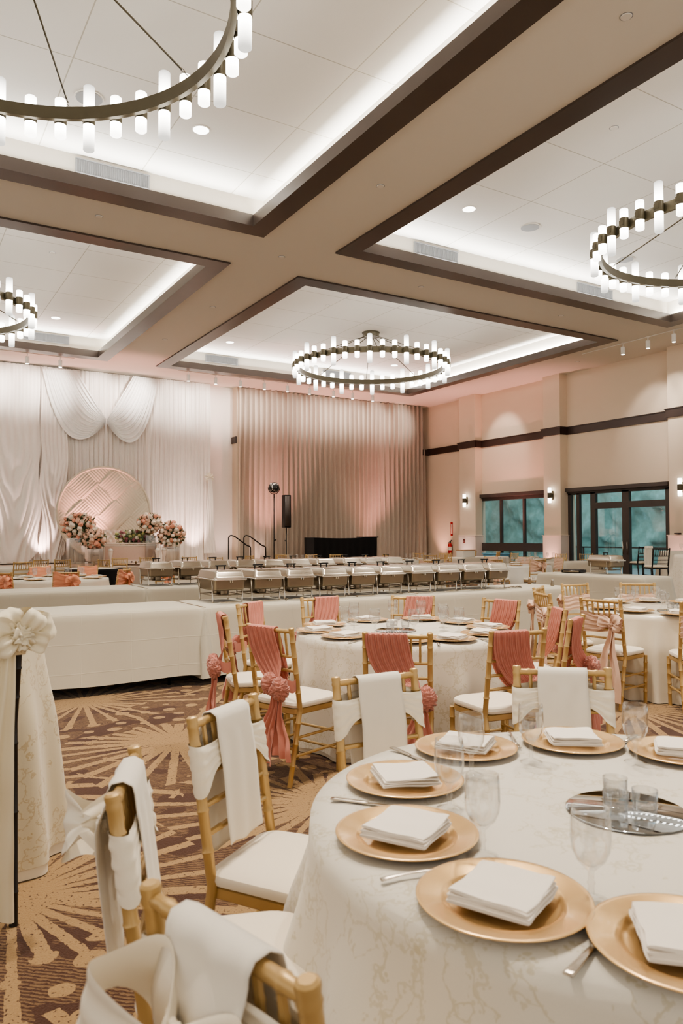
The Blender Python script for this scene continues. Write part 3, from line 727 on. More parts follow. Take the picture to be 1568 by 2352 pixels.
# DJ booth
t = thing('dj_booth', 'wide black cloth covered booth in front of the taupe curtain', 'booth', (13.85, 22.9, 0))
def booth(u, v):
    x = lerp(-1.3, 1.3, u); z = lerp(0, 1.40, v); e = abs(u - .5) * 2
    zz = z - (.03 * sin(pi * u)) * v; return (x * (1 - .02 * (1 - v)), -.35 + .02 * sin(u * 60) * (1 - v), zz)
m = MB().grid(booth, 80, 6)
for s in (-1, 1): m.grid(lambda u, v, s=s: (s * 1.3 * (1 - .02 * (1 - v)), lerp(-.35, .35, u) , 1.4 * v), 8, 4)
m.grid(lambda u, v: (lerp(-1.3, 1.3, u), lerp(-.35, .35, v), 1.40 - .03 * sin(pi * u)), 20, 4); m.build('cloth_cover', MT['blackc'], t)
MB().box((1.05, -.1, 1.41), (.7, .4, .04)).build('equipment_lid', MT['iron'], t, bevel=.01)
def tripod(m, h, r=.018, sp=.42):
    m.tube([(0, 0, .1), (0, 0, h)], r)
t = thing('globe_light', 'patterned globe party light on a tall black tripod stand before the curtain', 'light', (11.25, 23.0, 0))
q = NT('dotted_globe'); v = q.vor(14, q.obj(), rnd=.2); q.l(q.mix(q.M('LESS_THAN', v.outputs['Distance'], .38), srgb(20, 18, 18), srgb(214, 206, 196)), q.b.inputs['Base Color']); q.b.inputs['Roughness'].default_value = .3
m = MB(); m.ball((0, 0, 3.1), .19, 24, 16); m.build('globe', q.m, t)
m = MB(); tripod(m, 2.75); m.build('pole', MT['iron'], t); MB().tube([(.22 * cos(a), 0, 3.1 + .22 * sin(a)) for a in [pi + pi * k / 12 for k in range(13)]] , .012).tube([(0, 0, 2.75), (0, 0, 2.9)], .02).build('yoke', MT['iron'], t)
MB().tube([(0, 0, 1.3), (.08, 0, 1.33)], .02).build('knob', MT['iron'], t)
for k in range(3): MB().tube([(0, 0, .55), (.45 * cos(k * 2.1 + .5), .45 * sin(k * 2.1 + .5), .01)], .014).build('leg', MT['iron'], t)
t = thing('column_speaker', 'slim black column loudspeaker on a pole stand before the curtain', 'speaker', (11.72, 23.0, 0))
MB().box((0, 0, 2.3), (.24, .26, 1.12)).build('cabinet', MT['iron'], t, bevel=.02); MB().box((-.02, -.135, 2.3), (.19, .01, 1.04)).build('grille', MT['dimgrey'], t)
m = MB(); tripod(m, 1.8); m.build('pole', MT['iron'], t); MB().tube([(0, 0, 1.28), (-.06, 0, 1.3)], .02).build('knob', MT['iron'], t)
for k in range(3): MB().tube([(0, 0, .55), (.45 * cos(k * 2.1 + 1), .45 * sin(k * 2.1 + 1), .01)], .014).build('leg', MT['iron'], t)
# fire extinguisher + sign
t = thing('fire_extinguisher', 'red fire extinguisher mounted on the right wall near the curtain', 'extinguisher', (XW - .1, 24.05, .7))
MB().lathe([(.07, 0), (.08, .02), (.08, .36), (.05, .43), (.025, .45)], 18).build('cylinder', MT['red'], t, 'auto'); MB().lathe([(.082, .16), (.082, .3)], 18, cap=False).build('label_band', MT['whitep'], t)
MB().box((.07, 0, .25), (.06, .06, .2)).build('bracket', MT['iron'], t); m = MB(); m.bar((0, 0, .45), (0, -.02, .54), .04); m.bar((0, 0, .52), (-.02, -.14, .56), .03); m.tube([(0, .03, .5), (0, .12, .45), (0, .12, .2)], .015); m.build('valve_and_hose', MT['iron'], t)
t = thing('extinguisher_sign', 'narrow red bordered vertical sign above the fire extinguisher', 'sign', (XW - .01, 24.05, 1.72))
m = MB()
for s in (-1, 1): m.box((0, s * .055, 0), (.012, .02, .5)); 
m.box((0, 0, .24), (.012, .13, .07)); m.box((0, 0, -.24), (.012, .13, .07)); m.build('border', MT['red'], t); MB().box((.003, 0, 0), (.008, .1, .42)).build('panel', MT['stone'], t)
t = thing('fire_alarm_pull', 'small dark red pull station on the stone base of the far pilaster', 'alarm', (19.45, 22.82, 1.24)); MB().box((0, 0, 0), (.04, .1, .14)).build('box', pm('dull_red', srgb(120, 50, 44), .5), t, bevel=.01); MB().box((-.03, 0, 0), (.02, .07, .02)).build('lever', MT['whitep'], t)
t = thing('wall_control', 'square dark wall control plate on the rightmost pilaster', 'control', (19.48, 13.48, 1.5)); MB().box((0, 0, 0), (.04, .15, .18)).build('plate', MT['dimgrey'], t, bevel=.01); MB().lathe([(.045, 0), (.045, .01)], 20).build('dial', MT['vent'], t); t.children[-1].rotation_euler = (0, -pi / 2, 0); t.children[-1].location = (-.021, 0, 0)
# wall sconces
for y, l in ((22.7, 'tube wall sconce on the far pilaster by the taupe curtain'), (18.27, 'tube wall sconce on the pilaster between window and glass doors'), (13.34, 'tube wall sconce on the rightmost pilaster at the frame edge')):
    t = thing('wall_sconce', l, 'sconce', (19.5, y, 2.82))
    MB().lathe([(.055, -.26), (.06, -.25), (.06, .25), (.055, .26)], 16, (-.13, 0, 0)).build('lamp', MT['lamp'], t, 'auto'); MB().lathe([(.07, -.09), (.07, .09)], 16, (-.13, 0, 0)).build('sleeve', MT['bronze'], t, 'auto')
    MB().box((-.02, 0, 0), (.04, .11, .3)).box((-.06, 0, 0), (.08, .04, .06)).build('bracket', MT['bronze'], t)

# ------------------------------------------------------------------ chiavari chairs
def rpoly(pts, r, n=5):
    out = []; k = len(pts)
    for i in range(k):
        p0, p1, p2 = Vector(pts[i - 1]), Vector(pts[i]), Vector(pts[(i + 1) % k]); rr = r[i] if isinstance(r, (list, tuple)) else r
        a = p1 + (p0 - p1).normalized() * rr; b = p1 + (p2 - p1).normalized() * rr
        for j in range(n + 1):
            t = j / n; out.append(tuple(a * (1 - t) ** 2 + p1 * 2 * t * (1 - t) + b * t * t))
    return out
def bamboo(m, pts, r, joints, n=10, cap=False):
    """tube along pts with rings at fractions joints"""
    P = [Vector(p) for p in pts]; L = [0]
    for i in range(1, len(P)): L.append(L[-1] + (P[i] - P[i - 1]).length)
    T = L[-1]; ts = set([l / T for l in L])
    for j in joints: ts |= {clamp(j - .007 / T, 0, 1), clamp(j, 0, 1), clamp(j + .007 / T, 0, 1)}
    if cap: ts |= {1 - .012 / T, 1 - .004 / T, 1 - .03 / T, 1 - .038 / T, 1 - .022 / T}
    ts = sorted(ts); pts2 = []; rs = []
    for t in ts:
        s = t * T; i = max(k for k in range(len(L)) if L[k] <= s + 1e-9); i = min(i, len(P) - 2)
        pts2.append(P[i].lerp(P[i + 1], (s - L[i]) / max(1e-9, L[i + 1] - L[i])))
        rr = r
        for j in joints:
            if abs(t - clamp(j, 0, 1)) < 1e-6: rr = r * 1.22
            elif abs(abs(t - j) - .007 / T) < 1e-6: rr = r * 1.02
        if cap:
            if abs(t - 1) < 1e-6: rr = r * .75
            elif abs(t - (1 - .004 / T)) < 1e-6: rr = r * 1.08
            elif abs(t - (1 - .012 / T)) < 1e-6: rr = r * 1.12
            elif abs(t - (1 - .022 / T)) < 1e-6: rr = r * 1.0
            elif abs(t - (1 - .03 / T)) < 1e-6: rr = r * 1.15
        rs.append(rr)
    m.tube(pts2, rs, n)
def chair_geo(zs=.44, zt=.925, n=10):
    """dict of part -> list of MB. origin: floor under the middle of the top rail, +y = forward"""
    G = []; r = .0155
    def back_y(z):
        if z > zs: return lerp(.075, 0, (z - zs) / (zt - zs)) 
        return lerp(.0, .075, z / zs)
    def P(x, z, dy=0): return (x * (1 if z > zs else lerp(.93, 1, z / zs)), back_y(z) + dy, z)
    for s in (-1, 1):
        m = MB(); pts = [P(s * .18, z) for z in (0, zs * .5, zs, zs + .12, zt - .1, zt)]
        T = zt; bamboo(m, pts, r, [k / T for k in (.12, zs * .55, zs - .08, zs + .10, zs + .215, zs + .31, zs + .40)], n, True); G.append(('leg', m))
    for s in (-1, 1):
        m = MB(); bamboo(m, [(s * .178, .427, 0), (s * .188, .422, zs - .02)], r, [.25, .45, .65, .85], n); G.append(('leg', m))
    m = MB(); bamboo(m, [P(-.175, zt - .025), P(.175, zt - .025)], .0125, [.12, .31, .5, .69, .88], n); G.append(('top_rail', m))
    zr = [zt - .175, zt - .26, zt - .34]
    for z in zr: 
        m = MB(); bamboo(m, [P(-.175, z), P(.175, z)], .0095, [.2, .5, .8], 8); G.append(('back_rail', m))
    for k in range(6):
        x = -.125 + .05 * k; m = MB(); bamboo(m, [P(x, zr[0]), P(x, zt - .03)], .0075, [.3, .7], 6); G.append(('spindle', m))
    for z in (zs * .62, zs * .38):
        for s in (-1, 1):
            m = MB(); bamboo(m, [P(s * .172, z), (s * .18, .425, z)], .0085, [.3, .6], 8); G.append(('stretcher', m))
    for z in (zs * .55, zs * .31): m = MB(); bamboo(m, [(-.18, .425, z), (.18, .425, z)], .0085, [.3, .7], 8); G.append(('stretcher', m))
    m = MB(); bamboo(m, [P(-.17, zs * .48), P(.17, zs * .48)], .0085, [.3, .7], 8); G.append(('stretcher', m))
    out = rpoly([(-.175, .05), (.175, .05), (.203, .435), (-.203, .435)], [.03, .03, .09, .09], 6)
    m = MB(); m.layers(out, [(.97, zs - .035), (1, zs - .03), (1, zs - .003), (.97, zs)], (0, .26)); G.append(('seat_frame', m))
    m = MB(); m.layers(rpoly([(-.182, .045), (.182, .045), (.206, .443), (-.206, .443)], [.06, .06, .11, .11], 8), [(.93, zs), (.99, zs + .006), (1.01, zs + .02), (.985, zs + .034), (.9, zs + .044), (.6, zs + .049), (.3, zs + .05)], (0, .26)); G.append(('seat_cushion', m))
    return G
def make_chair(name, lab, cat='chair', wood='gold', cush='ivory', zs=.44, zt=.925, sash=None, far=False):
    t = thing(name, lab, cat)
    G = chair_geo(zs, zt, 6 if far else 10)
    if far:
        m = MB()
        for nm, g in G:
            if nm != 'seat_cushion': m.add(g.v, g.f)
        m.build('frame', MT[wood], t, 'auto'); [g for nm, g in G if nm == 'seat_cushion'][0].build('seat_cushion', MT[cush], t)
    else:
        for nm, g in G: g.build(nm, MT[cush if nm == 'seat_cushion' else wood], t, 'auto')
    if sash: sash(t)
    return t

# --- sashes
def nz(a, b, c=0): return noise.noise((a, b, c))
def loopm(m, c, L, W, D, ang, pinch=.25, nu=20, nv=8, tw=0, sd=0):
    """bow loop: ribbon leaving c, going out and returning. in x-z plane at angle ang, broad side to -y"""
    ca, sa = cos(ang), sin(ang)
    def fn(u, v):
        t = u; w = W * (pinch + (1 - pinch) * sin(pi * t) ** .8) * (1 - .6 * sin(pi * t) ** 5); k = (v - .5) * w
        x = L * sin(pi * t); y = -D * sin(2 * pi * t) - .02 - .012 * sin(v * 14 + sd) * (1 - sin(pi * t)) ; z = k + tw * x
        return (c[0] + x * ca - z * sa, c[1] + y, c[2] + x * sa + z * ca)
    m.grid(fn, nu, nv)
def tailm(m, c, dx, dz, w0, w1, seed, nf=3, y1=-.03, cut=.03):
    def fn(u, v):
        w = lerp(w0, w1, sm(v * 1.3)); x = c[0] + dx * v + (u - .5) * w + .012 * sin(v * 6 + seed) 
        y = c[1] + y1 * v - .016 * sin(u * nf * 2 * pi + seed + v * 1.5) * (.5 + .5 * v) + .01 * nz(u * 3, v * 5, seed)
        return (x, y, c[2] - dz * v - cut * u * (v > .97))
    m.grid(fn, 22, 26)
def knotm(m, c, r, sd=0, nf=7, sc=(1, .8, 1.1), amp=.2):
    def fn(u, v):
        t = 2 * pi * u; p = pi * (v * .99 + .005); cx_, cy_, cz_ = sin(p) * cos(t), sin(p) * sin(t), cos(p); w_ = 1.6 * nz(cx_ * 2.2 + sd, cy_ * 2.2, cz_ * 2.2); k = 1 + amp * 1.5 * sin(nf * .75 * (cx_ * .8 + cz_ * .7 + w_) + sd) + .18 * nz(cx_ * 3, cy_ * 3 + sd, cz_ * 3)
        return (c[0] + r * sc[0] * k * sin(p) * cos(t), c[1] + r * sc[1] * k * sin(p) * sin(t), c[2] - r * sc[2] * k * cos(p))
    m.grid(fn, 40, 56, cu=True)

def sash_white(t, zt=.925):
    # runner over the rail: front and back panel
    L1, L2 = .37, .42; hw = .099
    def run(u, v):
        s = v * (L1 + L2 + .05) - L1; x = (u - .5) * 2 * hw * (1 + .02 * sin(v * 9)) + .003 * sin(v * 20)
        rr = .022; zr = zt - .025
        if s < 0: y = .024 + .055 * (-s / .4) + .012; z = zr + s
        elif s < .05:
            a = s / .05 * pi; y = .006 + .03 * cos(a); z = zr + rr * sin(a)
        else: q_ = s - .05; y = -.024 + .05 * (q_ / .4) - .035 * sm(q_ / .1); z = zr - q_
        y += .003 * sin(x * 70 + v * 5) * (abs(s) > .05)
        z += .004 * sin(u * 9) * (v > .98 or v < .02)
        return (x, y, z)
    MB().grid(run, 14, 60).build('runner', MT['white'], t, solid=.002)
    # side wraps round the posts
    for s in (-1, 1):
        m = MB()
        def wrap(u, v, s=s):
            # u runs front-inner -> round post -> back-inner ; v height
            z0 = zt - .075; hgt = lerp(.075, .15, exp(-((u - .5) / .2) ** 2))
            a = u
            if a < .4: f = a / .4; x = lerp(.075, .172, f); y = lerp(.026, .024, f)
            elif a < .6: f = (a - .4) / .2; x = .18 + .0215 * sin(pi * f); y = .003 + .0235 * cos(pi * f)
            else: f = (a - .6) / .4; x = lerp(.172, .03, f); y = lerp(-.018, -.03, f)
            z = z0 - hgt * v - .012 * sin(a * 5)
            yb = lerp(.075, 0, (z - .44) / (zt - .44)) 
            w = .0022 * sin(v * 24 + a * 9 + s) + .0014 * sin(v * 43 - a * 6) + .0025 * nz(v * 5, a * 4, s)
            return (s * x, y + yb * 1.0 + w, z)
        m.grid(wrap, 30, 18); m.build('wrap_band', MT['satinw'], t)
def back_bow(t, loops, tails, zc=.725):
    m = MB(); c = (.0, -.065, zc)
    for k, (L, W, D, an) in enumerate(loops): loopm(m, c, L, W, D, an, .3, 24, 12, sd=k + 1)
    m.build('bow_loop', MT['satinw'], t); m = MB(); knotm(m, (c[0], c[1] + (-.01 if tails else .02), c[2]), .03 if tails else .018, 1, 6, amp=.1); m.build('knot', MT['satinw'], t)
    m = MB()
    for k, (dx, dz, w) in enumerate(tails): tailm(m, (c[0] + dx * .1, c[1] - .01, c[2] - .02), dx, dz, w * .4, w, 1 + k * 1.3, 2)
    if tails: m.build('tail', MT['satinw'], t)
def sash_coral(t, zt=.925):
    K = Vector((.115, -.04, zt - .335))
    for side in (1, -1):
        m = MB()
        def fan(u, v, side=side):
            P0 = Vector((lerp(-.178, .055, u), .004 + side * -.019, zt - .016 + .008 * abs(sin(u * 25))))
            P1 = Vector((lerp(-.185, .085, u), 0, lerp(zt - .27, zt - .17, u)))
            P2 = K + Vector((lerp(-.03, .01, u), 0, lerp(-.055, .05, u)))
            if side < 0: P2 = P2 + Vector((-.03, 0, 0))
            p = P0 * (1 - v) ** 2 + P1 * 2 * v * (1 - v) + P2 * v * v
            yb = lerp(.075, 0, (p.z - .44) / (zt - .44))
            f = .0042 * sin(u * 120 + v * 4 + 2 * nz(u * 4, v * 2, 1)) + .004 * sin(u * 37 - v * 5)
            p.y = yb - side * (.02 + .004 * (1 - v)) + f
            if side > 0: p.y = lerp(p.y, K.y, v ** 3)
            return p
        m.grid(fan, 150, 26); m.grid(lambda u, v: (lerp(-.178, .055, u), .004 + .019 * cos(pi * v), zt - .016 + .012 * sin(pi * v) + .003 * sin(u * 95)), 60, 6) if side > 0 else None
        m.build('drape_panel', MT['coral'], t)
    m = MB(); m.grid(lambda u, v: (.115 + .045 * sin(u * pi) + .03, .01 + .055 * cos(pi * u), zt - .335 + (v - .5) * .07 + .01 * sin(u * 9)), 16, 8); m.build('wrap_band', MT['coral'], t)
    m = MB(); knotm(m, (K.x - .045, K.y - .03, K.z + .01), .05, 0, 15, (1.05, .8, 1.15), .085); knotm(m, (K.x + .04, K.y - .028, K.z - .015), .052, 2, 17, (1.1, .8, 1.2), .09); knotm(m, (K.x, K.y - .05, K.z - .025), .026, 1, 9, amp=.1); m.build('knot', MT['coral'], t)
    m = MB(); c = (K.x - .005, K.y - .03, K.z - .05)
    tailm(m, c, -.06, .37, .05, .15, .5, 3); tailm(m, (c[0] + .02, c[1] + .012, c[2]), .03, .33, .05, .17, 2, 3); m.build('tail', MT['coral'], t)
def sash_bow(mat, kx=.115, drop=.56, zt=.925, full=False):
    def f(t):
        top = zt - .12 if not full else zt - .005; bot = zt - .30
        for side in (1, -1):
            m = MB()
            def band(u, v, side=side):
                x = lerp(-.2, .2, u); d = min(1, abs(x - kx) / (.2 + abs(kx)) * 1.25); kk = lerp(.28, 1, d ** .8) if side > 0 else .9
                mid = (top + bot) / 2 - .0; z = mid + (v - .5) * (top - bot) * kk
                yb = lerp(.075, 0, (z - .44) / (zt - .44)); e = clamp((abs(x) - .175) / .025, 0, 1)
                y = yb - side * (.022 * (1 - e * e)) + .004 * sin(v * 24 + u * 5) * (1 - d * .4) + .003 * sin(v * 51 - u * 9)
                return (x * (1 - .03 * e), y, z + .006 * sin(u * 13))
            m.grid(band, 40, 22); m.build('sash_band', MT[mat], t)
        zc = (top + bot) / 2; c = (kx, -.012, zc); m = MB()
        loopm(m, c, .10, .12, .035, .75, .25, sd=1); loopm(m, c, -.12, .12, .035, -.25, .25, sd=3); loopm(m, c, .085, .10, .03, -.5, .25, sd=4)
        m.build('bow_loop', MT[mat], t); m = MB(); knotm(m, (c[0], c[1] - .03, c[2]), .022, 1, 5); m.build('knot', MT[mat], t)
        m = MB(); tailm(m, (c[0] - .01, c[1] - .02, c[2] - .015), -.05, drop * .8, .035, .075, 1, 1); tailm(m, (c[0] + .012, c[1] - .012, c[2] - .015), .02, drop * 1.08, .035, .085, 3, 1); m.build('tail', MT[mat], t)
    return f
def sash_organza(t, zt=.925):
    sash_bow('peach', .1, .42, zt, True)(t)
    m = MB()
    for k in range(5): loopm(m, (.1, -.03, zt - .16), .1 + .012 * (k % 2), .09, .03, -.8 + k * .75, .3, 14, 5, sd=k)
    m.build('ruffle', MT['peach'], t)

def place(proto, x, y, tx, ty, lab, group=None, da=0, z=0):
    a = atan2(ty - y, tx - x) - pi / 2 + radians(da)
    return proto.put((x, y, z), a, lab, group)
A = (1.62, 1.29); B = (3.3, 4.55); C = (6.45, 4.6)
wc = Proto(make_chair('chiavari_chair', '', sash=sash_white)); G1 = 'gold chairs with white runners round the nearest table'
for x, y, da, l in [(.40, .99, 0, 'gold chair with white bow seen from behind at the very bottom of the frame'), (.48, 1.77, 0, 'gold chair with white runner seen edge-on, its bow loop sticking out left'),
                (.93, 2.26, 0, 'gold chair with white runner and whole ivory seat showing, left of nearest table'), (1.65, 2.47, 0, 'gold chair with white runner behind nearest table, in front of coral draped chairs'), (2.37, 2.18, 0, 'gold chair with white runner behind the rear middle plate, rightmost of the white dressed')]:
    o = place(wc, x, y, *A, l, G1, da)
    if y < 1: bow_a = o
    elif x < .5: bow_b = o
back_bow(bow_a, [(-.15, .17, .06, -.35), (.13, .15, .05, .1)], [(-.1, .42, .13), (.06, .46, .14)], .79)
back_bow(bow_b, [(-.11, .20, .06, .25), (-.07, .17, .045, .9)], [], .80)
cc = Proto(make_chair('chiavari_chair', '', sash=sash_coral)); G2 = 'gold chairs with coral chiffon round the lace table'
for x, y, l in [(2.0, 4.9, 'coral dressed gold chair seen side-on at far left of the lace table'), (2.53, 5.63, 'coral dressed gold chair behind the leftmost ones, against the buffet cloth'), (1.97, 4.09, 'coral dressed gold chair with big knot and long tails front left of lace table'),
                (3.29, 5.81, 'coral dressed gold chair on far side of lace table, left one of three'), (4.05, 5.46, 'coral dressed gold chair on far side of lace table, middle one of three'), (4.46, 4.76, 'coral dressed gold chair on far side of lace table, right one of three'),
                (2.43, 3.42, 'coral dressed gold chair behind the middle white runner chair at lace table'), (3.09, 3.16, 'coral dressed gold chair with ivory seat turned left, in front right of lace table'),
                (4.31, 4.0, 'coral dressed gold chair right of lace table, spindles and cloth seen from inside'), (3.9, 3.45, 'coral dressed gold chair seen edge-on at right of lace table, its knot hanging at right')]:
    place(cc, x, y, *B, l, G2)
bc = Proto(make_chair('chiavari_chair', '', sash=sash_bow('blush'))); G3 = 'gold chairs with blush bows round the satin table'
for x, y, l in [(5.2, 4.35, 'gold chair with large blush satin bow and long tails at left of the satin table'), (5.29, 5.1, 'gold chair with rumpled blush sash next to the far end of the buffet'), (5.84, 5.68, 'gold chair hidden behind the rumpled blush sash chair at buffet end'),
                (6.6, 5.87, 'gold chair with blush band on far side of satin table, left one'), (7.27, 5.56, 'gold chair with blush band on far side of satin table, right one'), (5.62, 3.66, 'gold chair at right frame edge of which mainly the ivory seat and legs show')]:
    place(bc, x, y, *C, l, G3)

# ------------------------------------------------------------------ round tables
def cloth(R, z0, zb, k, amp, flare, seed, nth=220, nv=22):
    m = MB(); ph = [random.Random(seed).uniform(0, 6.28) for _ in range(4)]
    def fn(u, v):
        t = 2 * pi * u
        if v < .25: r = R * v / .25; return (r * cos(t), r * sin(t), z0 + .0006 * sin(9 * t))
        f = (v - .25) / .75
        s = f * (z0 - zb)
        if s < .03: a = s / .03 * pi / 2; return ((R + .014 * sin(a)) * cos(t), (R + .014 * sin(a)) * sin(t), z0 - .014 * (1 - cos(a)))
        g = ((s - .03) / (z0 - .03)); w = .5 + .5 * cos(k * t + ph[0] + 1.3 * sin(2 * t + ph[1]) + .5 * g * sin(3 * t)); w = w ** 1.5
        w2 = .5 + .5 * sin(2.3 * k * t / 2.3 * 1.0 + ph[2] + 2 * sin(3 * t + ph[3]))
        r = R + .014 + sm(min(1, g * 2.2)) * (amp * w * (.35 + .65 * g) + .25 * amp * w2 * g) + flare * g
        return (r * cos(t), r * sin(t), z0 - .014 - (s - .03) * (z0 - .014 - zb) / (z0 - zb - .03))
    m.grid(fn, nth, nv, cu=True); return m
def round_table(c, R, lab, mat, over=None, k=15, amp=.085, flare=.06, seed=1, group=None):
    t = thing('round_tablecloth', lab, 'tablecloth', (c[0], c[1], 0), group=group)
    cloth(R, .755, .006, k, amp, flare, seed).build('cloth', MT[mat], t)
    if over: cloth(R + .006, .760, .035, k, amp, flare + .008, seed).build('lace_overlay', MT[over], t)
    return t
round_table(A, .78, 'ivory lace over satin cloth on the nearest round table, laid with copper plates', 'satint', 'lace', 15, .11, .04, 3)
round_table(B, .78, 'ivory lace over satin cloth on the round table among coral dressed chairs', 'satint', 'lace', 17, .065, .02, 5)
round_table(C, .765, 'shiny ivory satin cloth on the round table at right among blush bow chairs', 'satint', None, 23, .055, .012, 6)

# place settings
def charger():
    t = thing('charger_plate', '', 'plate')
    MB().lathe([(.10, 0), (.104, .001), (.112, .007), (.118, .010), (.155, .0165), (.163, .018), (.165, .0175), (.1635, .0145), (.12, .0065), (.104, -.0005)][::-1] if 0 else [(.001, .001), (.100, .001), (.108, .0035), (.114, .009), (.120, .011), (.156, .017), (.163, .0185), (.1655, .017), (.1635, .0145), (.118, .0065), (.104, 0), (.001, 0)], 64, cap=False).build('dish', MT['charger'], t, True)
    return t
def napkin(seed=0):
    t = thing('folded_napkin', '', 'napkin'); rng = random.Random(seed)
    for i in range(4):
        z0 = .002 + i * .0058
        def fn(u, v, i=i, z0=z0):
            # closed layer: v around the cross-section
            a = 2 * pi * v; hx = .082 - .002 * i
            s = (u - .5) * 2; c, d = cos(a), sin(a)
            x = hx * s; y = (.082 - .0015 * i) * math.copysign(abs(c) ** .35, c); z = z0 + .003 + .0032 * math.copysign(abs(d) ** .6, d)
            k = 1 - .06 * max(0, abs(s) - .9) * 10 * .3
            z += .006 * nz(x * 18 + seed, y * 18, i * 3) * (i / 3) + .002 * sin(x * 40 + i)
            return (x + .003 * i * nz(y * 20, i, 2), y * k + .004 * nz(x * 20, i, 5), z)
        m = MB(); m.grid(fn, 16, 28, cv=True)
        for u in (0, 1): m.add([fn(u, k / 28) for k in range(28)], [tuple(range(28)) if u else tuple(reversed(range(28)))])
        m.build('fold', MT['napkin'], t)
    return t
def goblet():
    t = thing('water_goblet', '', 'glass')
    MB().lathe([(.034, 0), (.034, .002), (.02, .006), (.006, .012), (.0055, .03), (.008, .036), (.0055, .042), (.006, .058), (.014, .066), (.028, .080), (.036, .098), (.0385, .12), (.0375, .15), (.0355, .178), (.0345, .178), (.0365, .15), (.0375, .12), (.035, .099), (.027, .082), (.012, .069), (.001, .067)], 36, cap=False).build('bowl_and_stem', MT['glass'], t)
    return t
def cutlery(kind):
    t = thing('table_' + kind, '', kind); m = MB()
    if kind == 'knife':
        m.layers(rpoly([(-.009, -.115), (.009, -.115), (.006, -.01), (-.005, -.01)], .004, 3), [(.9, .001), (1, .002), (1, .005), (.8, .0065)], (0, -.06)); m.build('handle', MT['steel'], t)
        MB().layers(rpoly([(-.006, -.01), (.006, -.01), (.010, .06), (.003, .115), (-.005, .11)], .004, 3), [(1, .002), (1, .0035), (.8, .004)], (0, .05)).build('blade', MT['steel'], t)
    else:
        m.grid(lambda u, v: ((u - .5) * (.014 - .008 * sin(pi * min(1, v * 1.2)) ), -.1 + .16 * v, .003 + .006 * sin(pi * v) + .001 * cos(u * 6)), 4, 12); m.build('handle', MT['steel'], t, solid=.002)
        m = MB()
        if kind == 'fork':
            m.layers(rpoly([(-.006, .055), (.006, .055), (.011, .075), (-.011, .075)], .003, 3), [(1, .003), (1, .005)], (0, .065))
            for k in range(4): m.bar((-.0095 + k * .0063, .07, .004), (-.0095 + k * .0063, .115, .007), .003)
            m.build('tines', MT['steel'], t)
        else:
            m.grid(lambda u, v: (.019 * sin(pi * (v * .96 + .02)) ** .7 * cos(2 * pi * u) * .9, .085 + .03 * -cos(pi * v), .003 + .006 * (1 - sin(pi * v)) ), 12, 8, cu=True); m.build('bowl', MT['steel'], t)
    return t
CH = Proto(charger()); NP = Proto(napkin(1)); GB = Proto(goblet()); KN = Proto(cutlery('knife')); FK = Proto(cutlery('fork'))
def setting(c, px, py, tag_, grp, cut=True, nr=0, z=.762, rad=.64):
    a = atan2(py - c[1], px - c[0])
    CH.put((px, py, z), a, 'copper gold charger plate ' + tag_, grp + ', plates')
    NP.put((px + .0, py, z + .0135 if 1 else z), a + nr, 'folded white napkin on the plate ' + tag_, grp + ', napkins')
    if cut:
        setting.n += 1
        for k, s, w in (((KN, 1, 'table knife'),) if setting.n % 3 else ((FK, 1, 'fork'),)):
            o = .19 * s; k.put((px - sin(a) * o + .035 * cos(a), py + cos(a) * o + .035 * sin(a), z + .0), a + pi / 2, '%s beside the copper plate %s' % (w, tag_), grp + ', ' + w)
setting.n = 0
gA = 'place settings on the nearest table'
for x, y, nr, l in [(1.01, 1.08, .1, 'at the front middle of nearest table, fully in view'), (1.165, .80, 0, 'cut by the bottom right edge'), (1.04, 1.43, .75, 'at left front of nearest table'), (1.26, 1.74, .55, 'at far left of nearest table'),
                    (1.62, 1.90, .6, 'at rear left of nearest table'), (1.97, 1.77, 0, 'at rear middle of nearest table'), (2.17, 1.50, .3, 'at the right edge of frame on nearest table')]:
    setting(A, x, y, l, gA, True, nr)
for x, y, l in [(1.16, 1.00, 'empty water goblet on nearest table right of the front middle plate'), (1.12, 1.26, 'empty water goblet between the front middle and left front plates'), (1.24, 1.52, 'empty water goblet just right of the left rear plate'),
                (1.47, 1.70, 'empty water goblet in front of the rear left plate'), (1.71, 1.70, 'empty water goblet left of the rear middle plate'), (1.98, 1.53, 'empty water goblet right of the rear middle plate')]:
    GB.put((x, y, .762), 0, l, 'water goblets on the nearest table')
def votive():
    t = thing('votive_glass', '', 'candle holder')
    MB().lathe([(.026, 0), (.028, .002), (.031, .068), (.0295, .068), (.027, .022), (.001, .02)], 28, cap=False).build('cup', MT['glass'], t)
    MB().lathe([(.001, .032), (.024, .032), (.0245, .0215), (.001, .0215)], 20, cap=False).build('tealight', MT['acry'], t); return t
VT = Proto(votive())
def mirror(c, lab, vs, ls):
    t = thing('mirror_disc', lab, 'mirror', (c[0], c[1], .7625)); MB().lathe([(.146, 0), (.15, .002), (.146, .004)], 48).build('glass_plate', MT['mirror'], t, 'auto')
    for (x, y), l in zip(vs, ls): VT.put((x, y, .767), 0, l, 'votive glasses on mirror discs')
mirror((1.61, 1.27), 'round mirror disc at the centre of the nearest table under votive glasses', [(1.535, 1.245), (1.62, 1.315), (1.605, 1.215)], ['clear votive glass on nearest mirror disc, left one', 'clear votive glass on nearest mirror disc, rear one', 'clear votive glass on nearest mirror disc, right front one'])
mirror((3.22, 4.55), 'round mirror disc in the centre of the lace table among coral chairs', [(3.15, 4.52), (3.25, 4.62), (3.27, 4.50)], ['clear votive glass on lace table mirror, left one', 'clear votive glass on lace table mirror, middle one', 'clear votive glass on lace table mirror, right one'])
